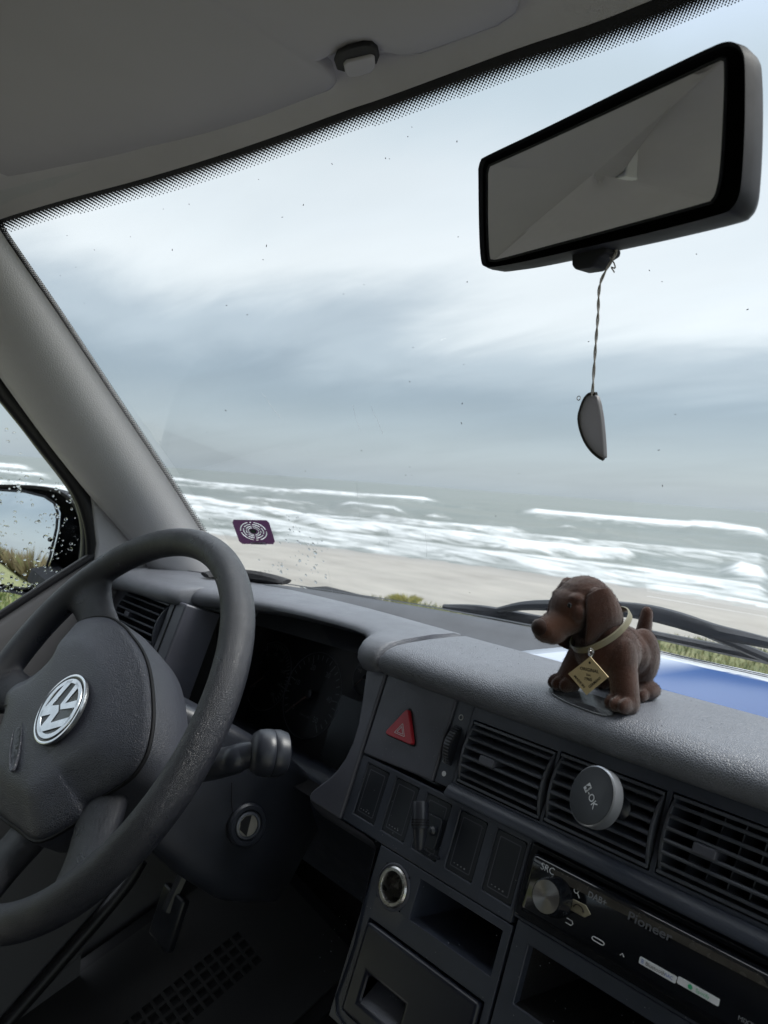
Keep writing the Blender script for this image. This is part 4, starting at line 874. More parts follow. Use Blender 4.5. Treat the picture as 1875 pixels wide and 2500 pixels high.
# 12 V socket
so = F(-.395, -.150, 0); mb = MB(); mb.lathe(so, FN, [(.0150, -.02), (.0152, .0010), (.0140, .0022), (.0118, .0022), (.0112, .0010), (.0108, -.004)], 40, caps=False); sk = mb.build('power_socket', M_STEEL, DASH)
MB().lathe(so, FN, [(.0110, -.003), (.0108, -.035), (.004, -.035), (.003, -.028), (.0005, -.028)], 32, caps=False).build('socket_tube', M_STEEL, sk)
MB().lathe(so, FN, [(.0178, -.004), (.0178, .0004), (.0166, .0012), (.0152, .0006)], 40, caps=False).build('socket_collar', M_POST, sk)
# open cubby above the drawer
def tray(u0, v0, u1, v1, d, lift, m):
    a = [F(u0, v1, -.001), F(u1, v1, -.001), F(u1, v0, -.001), F(u0, v0, -.001)]; b = [F(u0 + .004, v1, -d), F(u1 - .004, v1, -d), F(u1 - .004, v0 + lift, -d), F(u0 + .004, v0 + lift, -d)]
    mb = MB(); mb.add(a + b, [[0, 1, 5, 4], [1, 2, 6, 5], [2, 3, 7, 6], [3, 0, 4, 7], [4, 5, 6, 7]]); return mb.build('open_cubby', m, DASH, smooth=None)
tray(-.3714, -.1642, -.2898, -.1328, .075, .012, M_FASC)
tray(-.2688, -.1702, -.0878, -.1316, .09, .014, M_CARPET)
# ashtray drawer with a finger scoop
mb = MB(); holes_panel(mb, -.4078, -.2500, -.2906, -.1822, [(-.392, -.236, -.350, -.215)], -.02, .004); dr = mb.build('drawer_front', mat('drawer_gloss', (.011, .013, .022), .32, spec=.5, var=(50, .12, .04)), DASH, bevel=.003)
a = [F(-.392, -.215, .002), F(-.350, -.215, .002), F(-.350, -.236, .002), F(-.392, -.236, .002), F(-.392, -.216, -.018), F(-.350, -.216, -.018)]
mb = MB(); mb.add(a, [[0, 1, 5, 4], [4, 5, 2, 3], [0, 4, 3], [1, 2, 5]]); mb.build('finger_scoop', M_POST, dr, smooth=None)
# rear shelf of the footwell behind the wheel, knee panel under the cluster
q0 = [F(u, -.13, -.03) for u in (-.97, -.52)]
knee = [[np.array([x, y, z]) for x in np.linspace(-.98, -.50, 14)] for y, z in ((.545, -.335), (.50, -.318), (.487, -.322), (.482, -.334), (.490, -.36), (.53, -.43), (.60, -.52))]
V, Fc = grid(knee); mk('knee_panel', V, Fc, M_FASC, DASH, smooth=60)
mb = MB(); mb.box((-.99, .50, -.36), (-.80, .80, -.19)); mb.build('dash_carcass', M_DARK, DASH); MB().box((-.43, .50, -.62), (.44, .60, -.20)).build('dash_carcass', M_DARK, DASH)
# ------------------------------------------------------------------ instrument cluster
CL = thing('instrument_cluster', 'unlit instrument cluster with dim dials deep under the hood', 'instrument cluster', (-.68, .54, -.33))
mb = MB(); fprism(mb, rrect(-.83, -.075, -.535, .10, .01), -.01, -.002, FC); mb.build('face_plate', M_CLUST, CL, smooth=None)
mb = MB(); o_ = rrect(-.85, -.090, -.515, .084, .01); i_ = rrect(-.826, -.070, -.545, .092, .012); mb.add([FC(a, b, .055) for a, b in o_] + [FC(a, b, -.001) for a, b in i_], [[i, (i + 1) % len(o_), len(o_) + (i + 1) % len(o_), len(o_) + i] for i in range(len(o_))]); mb.build('shroud', M_DARK, CL, smooth=60)
def gauge(cu, cv, R, nums, a0, a1, na, size, ticks):
    d = MB(); d.tube([FC(cu + R * math.cos(t), cv + R * math.sin(t), .001) for t in np.linspace(0, 2 * PI, 49)], .0006, 5); g = d.build('dial', M_VENT, CL)
    mb = MB()
    for k in range(ticks + 1):
        t = math.radians(a0 + (a1 - a0) * k / ticks); l = .12 if k % 5 else .2; e = np.array([math.cos(t), math.sin(t)]); n = np.array([-e[1], e[0]]) * R * .012; c = np.array([cu, cv])
        p = [c + e * R * .94 + n, c + e * R * .94 - n, c + e * R * (.94 - l) - n, c + e * R * (.94 - l) + n]; mb.add([FC(*x, .0012) for x in p], [[0, 1, 2, 3]])
    mb.build('tick_marks', M_DIAL, g, smooth=None)
    for k, s_ in enumerate(nums):
        t = math.radians(a0 + (a1 - a0) * k / (len(nums) - 1)); text('numeral', s_, FC(cu + R * .64 * math.cos(t), cv + R * .64 * math.sin(t), .001), (1, 0, 0), FE, size, M_DIAL, g)
    t = math.radians(na); e = np.array([math.cos(t), math.sin(t)]); n = np.array([-e[1], e[0]]); c = np.array([cu, cv]); mb = MB(); mb.prism([FC(*(c + e * R * .85), .004), FC(*(c + n * R * .03), .004), FC(*(c - n * R * .03), .004)], FN * .001); mb.build('needle', M_NEEDLE, g)
    MB().lathe(FC(cu, cv, .001), FN, [(R * .12, 0), (R * .11, .005), (R * .02, .006)], 20).build('needle_cap', M_RUB, g)
gauge(-.681, -.002, .052, ['0', '10', '20', '30', '40', '50'], 222, -50, 224, .0095, 25)
gauge(-.775, -.002, .045, ['20', '40', '60', '80', '100', '120', '140', '160', '180'], 222, -42, 222, .006, 40)
gauge(-.600, .040, .021, ['70', '90', '130'], 160, 20, 230, .0055, 10)
mb = MB(); fprism(mb, rrect(-.632, -.062, -.585, .012, .003), -.001, .0012, FC); mb.build('display', M_LCD, CL, smooth=None)
text('lettering', '1/min x 100', FC(-.681, -.028, .001), (1, 0, 0), FE, .004, M_DIAL, CL)
mb = MB(); mb.add([FC(-.826, -.07, .02), FC(-.545, -.07, .02), FC(-.545, .09, .012), FC(-.826, .09, .012)], [[0, 1, 2, 3]]); mb.build('lens', M_LENS, CL, smooth=None)
# ================================================================== steering wheel
SW = thing('steering_wheel', 'worn black four-spoke steering wheel with silver round emblem', 'steering wheel', WC)
RR, rr_ = .185, .0155
rows = []
for k in range(97):
    a = 2 * PI * k / 96; e = math.cos(a) * WE1 + math.sin(a) * WE2; q = []
    for j in range(16):
        b = 2 * PI * j / 16; q.append(WC + e * (RR + rr_ * .97 * math.cos(b)) + WN * rr_ * 1.05 * math.sin(b))
    rows.append(q)
wheel_mb = MB(); wheel_mb.loft(rows[:-1] + [rows[0]], True, False, False)
PHI = math.radians(55)                                  # the wheel is turned: its own "up" points here
R6 = lambda a, b: (a / 4.1475, 1550 + b / 4.1475)
R4 = lambda a, b: (a / 2.37, 1250 + b / 2.37)
cpx = [R4(430, 668), R4(450, 632), R4(520, 603), R4(620, 606), R4(700, 655), R6(1310, 0), R6(1400, 120), R6(1470, 280), R6(1510, 500), R6(1524, 800), R6(1495, 1050), R6(1430, 1250), R6(1300, 1430), R6(1050, 1600), R6(850, 1720), R6(775, 1860)]
def hubplane(px, py):
    n = WN + .09 * WE1; n = n / np.linalg.norm(n); o = WC - .003 * WN; return planeray(px, py, o, n)
cov = [hubplane(*p) for p in cpx]
left = [hubplane(*p) for p in (R6(35, 800), R6(35, 720), R6(60, 600), R6(150, 505), R6(280, 442), R6(420, 340), R6(560, 205), R6(660, 90), R6(715, 0))]
low_ = [WP(.060, -.105, -.004), WP(.020, -.112, -.003), WP(-.03, -.115, 0), WP(-.075, -.100, .002)]
loop = cov + low_ + left; outl = spline(loop + [loop[0]], 120)[:-1]
cc = WP(-.004, -.016, 0)
def inset(s_, w, c=cc): return [c + (p - c) * s_ + WN * w for p in outl]
c_flat = WP(-.024, -.026, 0)
rings = [inset(1.0, -.010), inset(1.0, -.005), inset(.992, -.0015), inset(.97, .0015), inset(.93, .004)]
for s_, w in ((.84, .0090), (.74, .0140), (.68, .0162), (.62, .0172), (.46, .0178), (.25, .0180), (.08, .0182)): rings.append([c_flat * (1 - s_) + cc * s_ + (p - cc) * s_ * (.98) + WN * w for p in outl])
MB().loft(rings, True, False, True).build('airbag_cover', M_BAG, SW, smooth=60)
# lower hub shell seen below the cover's edge
hub = [[cc + (p - cc) * s_ + WN * w for p in outl] for s_, w in ((1.012, -.004), (1.025, -.010), (1.02, -.030), (.97, -.052), (.80, -.066))]
MB().loft(hub, True, False, True).build('hub_shell', M_HUB, SW, smooth=60)
MB().tube([p + WN * -.0035 for p in [cc + (q - cc) * 1.004 for q in outl]] + [cc + (outl[0] - cc) * 1.004 + WN * -.0035], .0018, 6).build('cover_gap', M_DARK, SW, smooth=60)
def spoke(ang, r0, r1, w0, w1, z0, z1, thick0, thick1):
    a = math.radians(ang); e = np.array([math.cos(a), math.sin(a)]); n = np.array([-e[1], e[0]]); rings = []
    for k in range(15):
        t = k / 14; r = r0 + (r1 - r0) * t; flare = 1 + .9 * max(0, (t - .62) / .38) ** 2 + .5 * max(0, (.25 - t) / .25) ** 2
        hw = (w0 + (w1 - w0) * t) * flare; z = z0 + (z1 - z0) * t ** 1.3; th = thick0 + (thick1 - thick0) * t
        rings.append([WP(*(e * r + n * hw * math.cos(b)), z + th * math.sin(b) * (1 if math.sin(b) > 0 else 1.2)) for b in np.linspace(0, 2 * PI, 17)[:-1]])
    wheel_mb.loft(rings)
for s_ in (1, -1):
    spoke(55 + s_ * 91, .055, .186, .030, .020, -.034, -.001, .015, .012)
    spoke(55 + s_ * 137, .060, .186, .026, .019, -.032, -.001, .015, .012)
rim_ = remesh('rim_with_spokes', wheel_mb, .0024, M_LEATH, SW, 9)
# emblem: dark inlay, bright ring and the two letters
EC = WP(0, -.0128, .0172); EN = WN; er = .0285
eu = math.cos(PHI) * WE1 + math.sin(PHI) * WE2; el_ = math.sin(PHI) * WE1 - math.cos(PHI) * WE2
ex_, ey_ = el_ * er * 1.08, eu * er * 1.0
def EP(x, y, w=0): return EC + ex_ * x + ey_ * y + EN * w
em = MB().loft([[EP(s_ * math.cos(a), s_ * math.sin(a), w) for a in np.linspace(0, 2 * PI, 49)[:-1]] for s_, w in ((1.12, -.003), (1.10, .0006), (1.04, .0014), (1.0, .0006), (.02, .0008))]).build('emblem', M_INLAY, SW, smooth=40)
MB().loft([[EP(s_ * math.cos(a), s_ * math.sin(a), w) for a in np.linspace(0, 2 * PI, 49)] for s_, w in ((1.135, -.001), (1.13, .0010), (1.085, .0016), (1.05, .0010))], False).build('bezel', M_CHROME, em, smooth=60)
MB().loft([[EP(s_ * math.cos(a), s_ * math.sin(a), w) for a in np.linspace(0, 2 * PI, 49)] for s_, w in ((.98, .0009), (.97, .0016), (.83, .0016), (.82, .0009))], False).build('ring', M_SILVER, em, smooth=40)
LV = [(-.50, .76), (-.27, .86), (0, .26), (.27, .86), (.50, .76), (.10, .055), (-.10, .055)]
LW = [(-.88, .32), (-.73, .58), (-.34, -.36), (-.13, -.02), (.13, -.02), (.34, -.36), (.73, .58), (.88, .32), (.40, -.82), (.24, -.88), (0, -.36), (-.24, -.88), (-.40, -.82)]
for nm, pl in (('letter', LV), ('letter', LW)): MB().prism([EP(x * .99, y * .99, .0009) for x, y in pl], EN * .0007).build(nm, M_SILVER, em, smooth=None)
# embossed airbag word in its recessed slot
ta = math.radians(-36); tu = math.cos(ta) * WE1 + math.sin(ta) * WE2; tv = -math.sin(ta) * WE1 + math.cos(ta) * WE2; tc_ = WP(-.030, -.0575, .0188)
MB().loft([[tc_ + tu * .032 * math.cos(a) * s_ + tv * .0066 * math.sin(a) * s_ + WN * w for a in np.linspace(0, 2 * PI, 33)[:-1]] for s_, w in ((1.05, -.002), (1.02, .0003), (.93, .0002), (.86, -.0012), (.1, -.0014))]).build('word_slot', M_BAG, SW, smooth=50)
text('lettering', 'AIRBAG', tc_ + WN * -.0002, tu, tv, .0098, M_VENT, SW, depth=.0004)
# ================================================================== steering column
SCO = thing('steering_column', 'black steering column shroud with wiper stalk and ignition lock', 'steering column', (-.62, .38, -.40))
ax = -WN; cu_ = WE1; cv_ = WE2
def CP(s_, x, y): return WC + ax * s_ + cu_ * x + cv_ * y
secs = []
for s_, hx, up, dn_ in ((.055, .050, .040, .055), (.062, .058, .046, .064), (.10, .066, .052, .078), (.16, .078, .055, .092), (.215, .084, .055, .098), (.24, .082, .052, .095), (.30, .070, .045, .085)):
    pts = []
    for a in np.linspace(0, 2 * PI, 37)[:-1]:
        c_, s2 = math.cos(a), math.sin(a); k = .22
        x = hx * math.copysign(abs(c_) ** k, c_); y = (up if s2 > 0 else dn_) * math.copysign(abs(s2) ** k, s2); pts.append(CP(s_, x, y))
    secs.append(pts)
M_SHR = mat('shroud_plastic', (.022, .025, .034), .36, spec=.5, bump=('fine', 1200, .25, .0003), var=(18, .2, .08))
MB().loft(secs).build('shroud', M_SHR, SCO, smooth=60)
ig = planeray(605, 2015, WC + WE1 * .0875, WE1); ign = WE1 * .93 - ax * .22 + WE2 * .12
lk = MB().lathe(ig - ign / np.linalg.norm(ign) * .004, ign, [(.021, -.02), (.021, .004), (.019, .0062), (.0155, .0062), (.0145, .0035), (.013, .003)], 36, caps=False).build('ignition_lock', M_SHR, SCO, smooth=40)
MB().lathe(ig, ign, [(.0132, -.002), (.0130, .0012), (.0108, .0020), (.0108, -.001)], 32, caps=False).build('lock_ring', M_VENT, lk)
iu = ign / np.linalg.norm(ign); ia = np.cross(iu, WE2); ia /= np.linalg.norm(ia); ib = np.cross(iu, ia)
MB().lathe(ig, ign, [(.0106, -.002), (.0106, .0006), (.0100, .0012), (.0005, .0012)], 28).build('lock_barrel', mat('lock_metal', (.40, .38, .34), .35, .5), lk)
MB().prism([ig + iu * .0014 + ia * x + ib * y for x, y in ((.0022, -.0098), (.0075, -.0065), (.0100, .0), (.0072, .007), (-.0035, .0096))], iu * .0004).build('key_flap', M_DARK, lk, smooth=None)
MB().tube([planeray(x, y, WC + WE1 * .080, WE1) for x, y in ((566, 1910), (565, 1960), (570, 1995))], .0006, 5).build('shroud_joint', M_DARK, SCO)
# wiper stalk with its bulbous end
k0 = CP(.075, .040, .012); kn = atX(655, 1838, -.495)
path = spline([k0, CP(.085, .085, .004), atX(560, 1858, -.520), atX(595, 1845, -.508), kn], 20)
stk = MB().tube(path, [(.014 - .004 * abs(t - .2) / .8, .012) for t in np.linspace(0, 1, 21)], 12).build('stalk', M_SHR, SCO, smooth=60)
kd = atX(705, 1845, -.490) - atX(590, 1838, -.506); kd /= np.linalg.norm(kd)
MB().lathe(kn, kd, [(.009, -.016), (.0155, -.0135), (.0185, -.009), (.0195, -.003), (.0195, .0015), (.0188, .0025), (.0195, .0035), (.0195, .009), (.0178, .0145), (.0140, .0165), (.002, .0168)], 28).build('stalk_knob', M_SHR, stk, smooth=40)
# ================================================================== car radio
RADIO = thing('car_radio', 'glossy black car radio with brushed round volume knob in the fascia', 'car radio', F(-.193, -.118, 0))
mb = MB(); holes_panel(mb, RAD[0] + .0004, RAD[1] + .0004, RAD[2] - .0004, RAD[3] - .0004, [(-.2778, -.1125, -.1086, -.0728)], -.02, .0022); mb.build('trim_ring', M_GLOSS, RADIO, bevel=.001)
u0, v0, u1, v1 = -.2768, -.1112, -.1096, -.0738
rg = [[F(a, b, w) for a, b in rrect(u0 + i, v0 + i, u1 - i, v1 - i, .003, 3)] for i, w in ((0, -.01), (0, .0085), (.0008, .0105), (.0025, .0115))]
mb = MB(); mb.loft(rg); fp = mb.build('faceplate', M_GLOSS, RADIO, smooth=40)
mb = MB(); mb.prism([F(-.262, -.0768, .0122), F(-.125, -.0765, .0122), F(-.121, -.0805, .0122), F(-.254, -.0822, .0122)], -FN * .0012); mb.build('upper_strip', mat('warm_strip', (.06, .055, .048), .22, spec=.6, var=(60, .4, .1)), fp, smooth=None)
kc = fas(1334, 2189, .024); kp = F(kc[0], kc[1], .012)
vk = MB().lathe(kp, FN, [(.0128, -.001), (.0126, .002), (.0116, .0035), (.0112, .011), (.0106, .0125), (.0100, .0128)], 48, caps=False).build('volume_knob', M_GLOSS, RADIO, smooth=40)
# the spun metal cap: fine radial facets
nseg = 96; mb = MB(); V = [kp + FN * .0131]; Fc = []
for k in range(nseg):
    a = 2 * PI * k / nseg; V.append(kp + FN * .0128 + .0100 * (math.cos(a) * np.array([1, 0, 0]) + math.sin(a) * FE))
def brush_mat():
    m = bpy.data.materials.new('spun_metal'); m.use_nodes = True; nt = m.node_tree; b = nt.nodes['Principled BSDF']; b.inputs['Metallic'].default_value = 1; b.inputs['Base Color'].default_value = (.36, .345, .33, 1); b.inputs['Roughness'].default_value = .30; b.inputs['Anisotropic'].default_value = .9
    tg = nt.nodes.new('ShaderNodeTangent'); tg.direction_type = 'UV_MAP'; nt.links.new(tg.outputs[0], b.inputs['Tangent']); return m
def tang_cap():
    m = brush_mat(); o = mk('metal_cap', V, [[0, 1 + k, 1 + (k + 1) % nseg] for k in range(nseg)], m, vk, smooth=180)
    uv = o.data.uv_layers.new(name='uv')
    for p in o.data.polygons:
        for li in p.loop_indices:
            vi = o.data.loops[li].vertex_index; r = 0 if vi == 0 else 1; k = p.index
            ang = (k + .5) / nseg if vi == 0 else ((vi - 1) / nseg if not (vi == 1 and k == nseg - 1) else 1.0)
            uv.data[li].uv = (ang, r)
tang_cap()
EXU = (1, 0, 0)
def rtext(body, px, py, size, m=M_WHITE, **kw): u, v = fas(px, py, .0130); return text('lettering', body, F(u, v, .0128), EXU, FE, size, m, fp, **kw)
rtext('SRC', 1337, 2122, .0062)
rtext('DAB+', 1458, 2194, .0052, M_GREYP, bold=.02)
rtext('Pioneer', 1585, 2262, .0072, mat('dim_print', (.11, .115, .13), .5), bold=.015, sx=1.25)
u, v = fas(1407, 2174, .0118); MB().tube([F(u + .0016 * math.cos(a), v + .0016 * math.sin(a), .0118) for a in np.linspace(0, 2 * PI, 15)] + [F(u + .0012, v - .0012, .0118), F(u + .0032, v - .0034, .0118)], .0003, 5).build('search_symbol', M_WHITE, fp)
u, v = fas(1412, 2217, .013); mb = MB(); mb.prism([F(u + x, v + y, .0122) for x, y in ((-.0065, .0032), (.0040, .0036), (.0085, .0000), (.0050, -.0036), (-.0065, -.0038))], -FN * .0012); ph = mb.build('phone_key', mat('phone_key', (.42, .38, .27), .35, .6, var=(80, .15, .1)), fp, bevel=.0004)
MB().tube(spline([F(u - .004, v - .0008, .0124), F(u - .002, v + .0014, .0124), F(u + .002, v + .0012, .0124), F(u + .0038, v - .0010, .0124)], 12), [.0007, .0006, .0005, .0004, .0004, .0004, .0004, .0004, .0004, .0004, .0005, .0006, .0007], 6).build('handset_symbol', M_INK, ph)
u, v = fas(1392, 2252, .0118); MB().tube([F(u + x, v + y, .0118) for x, y in ((-.003, .0014), (.001, .0014), (.002, 0), (.001, -.0014), (-.003, -.0014))], .0003, 5).build('back_symbol', M_WHITE, fp)
u, v = fas(1460, 2297, .0118); MB().tube([F(u + .0042 * math.copysign(abs(math.cos(a)) ** .4, math.cos(a)), v + .0011 * math.sin(a), .0118) for a in np.linspace(0, 2 * PI, 21)], .00028, 5).build('slot_symbol', M_WHITE, fp)
u, v = fas(1519, 2331, .0118); MB().tube([F(u - .0012, v - .0008, .0118), F(u, v + .0008, .0118), F(u + .0012, v - .0008, .0118)], .00025, 5).build('arrow_symbol', M_WHITE, fp)
def label_strip(px0, px1, nm, m=M_WHITE):
    (ua, va), (ub, vb) = fas(*px0, .012), fas(*px1, .012); mb = MB(); va = vb = (va + vb) / 2; mb.prism([F(a, b, .0124) for a, b in rrect(ua, va - .0019, ub, va + .0019, .0006, 2)], -FN * .001); return mb.build(nm, m, fp, smooth=None), ua, ub, va
_, ua, ub, va = label_strip((1561, 2344), (1651, 2392), 'sticker'); text('lettering', 'Bluetooth', F(ua * .55 + ub * .45, va, .0126), EXU, FE, .0030, M_INK, fp); text('lettering', 'B', F(ua + .0022, va, .0126), EXU, FE, .0032, M_BLUEP, fp); text('lettering', 'AAC', F(ub - .0042, va, .0126), EXU, FE, .0026, M_BLUEP, fp)
_, ua, ub, va = label_strip((1654, 2394), (1756, 2446), 'sticker'); mb = MB(); mb.prism([F(ua * .68 + ub * .32 + .0013 * math.cos(a), va + .0013 * math.sin(a), .0126) for a in np.linspace(0, 2 * PI, 17)[:-1]], FN * .0001); mb.build('round_logo', M_GREENP, fp, smooth=None); text('lettering', 'Spotify', F(ua * .38 + ub * .62, va, .0126), EXU, FE, .0028, M_GREENP, fp)
u, v = fas(1795, 2480, .0118); text('lettering', 'MIXTRAX', F(-.125, v, .0117), EXU, FE, .0034, M_GREYP, fp)
# ================================================================== phone holder clipped to the vent
PHM = thing('phone_holder', 'round black magnetic phone holder with silver edge clipped to a vent', 'phone holder', F(-.25, -.04, .02))
dc = (planeray(1444, 1942, F(-.25, -.02, .030), FN)); dnv = FN * .93 + np.array([-.31, 0, 0]) + FE * .09; dnv /= np.linalg.norm(dnv)
MB().lathe(dc, dnv, [(.0185, -.0085), (.0194, -.0080), (.0197, -.0005), (.0192, .0), (.0186, .0003)], 56, caps=False).build('rim', mat('satin_silver', (.46, .48, .52), .28, .7), PHM, smooth=40)
MB().lathe(dc, dnv, [(.0187, -.001), (.0185, .0004), (.0170, .0007), (.001, .0008)], 56).build('disc', M_RUB, PHM, smooth=40)
MB().lathe(dc - dnv * .008, -dnv, [(.0185, 0), (.010, .004), (.007, .007), (.006, .016), (.008, .02)], 24).build('clip_post', M_RUB, PHM)
tu = np.array([.0, 0, 0]) + (planeray(1456, 1975, dc, dnv) - planeray(1436, 1920, dc, dnv)); tu /= np.linalg.norm(tu); tv = np.cross(dnv, tu)
text('lettering', '-OK', dc + dnv * .0010 + tu * .0035, tu, tv, .0068, M_WHITE, PHM, bold=.01)
cA = dc + dnv * .0010 - tu * .0055; mb = MB(); mb.prism([cA + tu * x * .0021 + tv * y * .0030 for x, y in ((-1, -1), (1, -1), (1, 1), (-1, 1))], dnv * .0001); mb.build('letter_tile', M_WHITE, PHM, smooth=None); text('lettering', '4', cA + dnv * .0002, tu, tv, .0062, M_RUB, PHM, bold=.02)
# ================================================================== small microphone on a switch blank
MIC = thing('small_microphone', 'little black clip-on microphone with cable on the middle switch blank', 'microphone', F(-.3645, -.112, 0))
mb = MB(); fprism(mb, rrect(-.3835, -.1090, -.3690 + .004, -.0850, .002, 3), -.001, .0025); mb.build('base_plate', M_SWITCH, MIC, bevel=.0006)
ma, mb_ = planeray(1027, 1957, F(-.37, -.075, .022), FN), planeray(1025, 2048, F(-.37, -.10, .022), FN); md_ = (mb_ - ma); ml = np.linalg.norm(md_); md_ /= ml
cap = MB().lathe(ma, md_, [(.0010, -.0002), (.0062, .0), (.0066, .0006), (.0066, ml * .72), (.0056, ml * .76), (.0050, ml), (.0034, ml * 1.25), (.0016, ml * 1.32)], 24).build('capsule', M_SHR, MIC, smooth=40)
for k in range(3): MB().lathe(ma + md_ * ml * (.48 + .07 * k), md_, [(.00675, 0), (.0069, .0003), (.0069, .0008), (.00675, .0011)], 24, caps=False).build('slot_ring', M_DARK, cap)
MB().tube(spline([ma + md_ * ml * 1.25, planeray(1035, 2078, F(-.37, -.11, .012), FN), F(-.367, -.1128, .004), F(-.358, -.1120, .002)], 14), .0012, 6).build('cable', M_RUB, MIC)
MB().lathe(F(-.3700, -.0955, .0025), FN, [(.0036, 0), (.0036, .003), (.002, .005), (.001, .0052)], 16).build('ball_joint', M_SHR, MIC)
# ================================================================== flocked dachshund figurine with a nodding head
DO = np.array([-.268, .497, -.1468])
DG = thing('dog_figurine', 'brown flocked dachshund figurine with gold tag standing on the dash pad', 'figurine', DO)
df = np.array([-.15, -.989, 0.0]); df /= np.linalg.norm(df); dl = np.array([-df[1], df[0], 0.0]); dz_ = np.array([0, 0, 1.0])
def D(f, l, z): return DO + f * df + l * dl + z * dz_
def rotm(f, u):                                         # columns: forward, left, up
    f = np.asarray(f, float); f /= np.linalg.norm(f); u = np.asarray(u, float); u = u - f * (f @ u); u /= np.linalg.norm(u); return np.stack([f, np.cross(u, f), u], 1)
RB = rotm(df, dz_)
mb = MB()
def E_(f, l, z, a, b, c, R=RB): mb.ell(D(f, l, z), (a, b, c), R, 20, 12)
E_(.010, .002, .036, .0240, .0245, .0215)               # chest
E_(.016, .001, .047, .0160, .0170, .0170)               # neck base
E_(-.009, .001, .033, .0220, .0225, .0195)              # belly
E_(-.019, .011, .030, .0150, .0125, .0225); E_(-.019, -.009, .030, .0150, .0125, .0225)   # haunches
E_(.0145, .0185, .031, .0125, .0110, .0190); E_(.0145, -.0160, .031, .0120, .0105, .0185)   # shoulders
for l0, l1 in ((.0205, .0290), (-.0170, -.0240)):       # forelegs and paws
    for k in range(7):
        t = k / 6; E_(.0155 + .0045 * t, l0 + (l1 - l0) * t, .027 - .021 * t, .0106 - .001 * t, .0105 - .0008 * t, .0105)
    for j, dl_ in enumerate((-.0056, 0, .0056)): E_(.0290 - abs(dl_) * .35, l1 + dl_ * 1.05, .0056, .0082, .0036, .0058)
    E_(.0225, l1, .0058, .0090, .0092, .0058)
for s_ in (1, -1):                                      # hind feet
    E_(-.0200, .001 + s_ * .0160, .0068, .0130, .0090, .0072)
    for dl_ in (-.004, 0, .004): E_(-.0095, .001 + s_ * .0170 + dl_, .0052, .0062, .0031, .0050)
for k in range(9):                                      # tail standing up
    t = k / 8; E_(-.0310 - .004 * t, .001, .034 + .025 * t, .0072 - .0024 * t, .0070 - .0020 * t, .0080)
body = remesh('body', mb, .0011, M_FLOCK, DG, 4)
# head frame
HC = D(.0235, -.0150, .0655); hf = np.array([-.30, -.93, -.24]); RH = rotm(hf, (0.02, .0, 1)); hfn, hln, hun = RH[:, 0], RH[:, 1], RH[:, 2]
HS = 1.16
def Hh(f, l, u): return HC + HS * (f * hfn + l * hln + u * hun)
mb = MB()
def G_(f, l, u, a, b, c, tilt=0.0): mb.ell(Hh(f, l, u), (a * HS, b * HS, c * HS), RH, 20, 12)
G_(-.003, 0, .0030, .0180, .0172, .0165)                # skull
G_(.007, 0, .0010, .0140, .0148, .0138)
for k in range(8):                                      # muzzle
    t = k / 7; G_(.010 + .0175 * t, 0, -.0045 - .0035 * t, .0105 - .001 * t, .0116 - .0026 * t, .0108 - .0024 * t)
G_(.0230, 0, -.0130, .0090, .0078, .0050)               # lower jaw
for s_ in (1, -1):
    G_(.0250, s_ * .0046, -.0105, .0075, .0048, .0064)  # flews
    G_(.0085, s_ * .0072, .0098, .0062, .0058, .0034); G_(.0110, s_ * .0112, .0010, .0048, .0042, .0060)   # brows, cheeks
    G_(-.002, s_ * .0135, .0100, .0060, .0040, .0050)   # ear roots
G_(-.012, 0, -.012, .0150, .0155, .0130)                # nape
head = remesh('head', mb, .0009, M_FLOCK, DG, 4)
def ear(s_):
    rings = []
    for k in range(19):
        t = k / 18; u = .0135 - .0425 * t; f = -.0040 + .0040 * t; l = s_ * (.0112 + .0095 * math.sin(PI * min(1, .08 + t * 1.0)) ** .8 + .0022 * t)
        w = .0050 + .0104 * math.sin(PI * min(1, .10 + t * .78)) ** .8; th = .0042 - .0014 * t
        if t > .88: w *= 1 - .55 * ((t - .88) / .12) ** 1.5
        rings.append([Hh(f + w * math.cos(a), l + s_ * (th * math.sin(a) - .0030 * math.cos(a) ** 2 + .0012 * math.cos(3 * a) * (1 - t)), u - .0022 * math.cos(2 * a)) for a in np.linspace(0, 2 * PI, 25)[:-1]])
    mb = MB(); mb.loft(rings); return remesh('ear', mb, .0008, M_FLOCK, DG, 6)
for s_ in (1, -1): e_ = ear(s_); e_.parent = head
MB().ell(Hh(.0330, 0, -.0055), (.0060, .0076, .0068), RH).build('nose', M_FLOCK_D, head, smooth=180)
for s_ in (1, -1):
    MB().ell(Hh(.0150, s_ * .0084, .0062), (.0022, .0022, .0026), RH, 14, 10).build('eye', M_EYE, head, smooth=180)
def fuzz(o, n, parent):
    me = o.data; k = len(me.vertices); co = np.empty(k * 3); me.vertices.foreach_get('co', co); co = co.reshape(-1, 3); no = np.empty(k * 3); me.vertices.foreach_get('normal', no); no = no.reshape(-1, 3)
    idx = nr.randint(0, k, n); p = co[idx] + nr.normal(0, .0003, (n, 3)); d = no[idx] + nr.normal(0, .35, (n, 3)); d /= np.linalg.norm(d, axis=1)[:, None]; t = np.cross(d, nr.normal(0, 1, (n, 3))); t /= np.linalg.norm(t, axis=1)[:, None]
    L_ = nr.uniform(.0004, .0010, (n, 1)); w = .00011; V = np.stack([p - t * w, p + t * w, p + d * L_], 1).reshape(-1, 3); Fc = np.arange(3 * n).reshape(-1, 3)
    q = bpy.data.meshes.new('flock_fibres'); q.from_pydata(V.tolist(), [], Fc.tolist()); q.materials.append(M_FLOCK); f_ = bpy.data.objects.new('flock_fibres', q); COL.objects.link(f_); f_.parent = parent; f_['kind'] = 'stuff'
fuzz(body, 26000, body); fuzz(head, 16000, head)
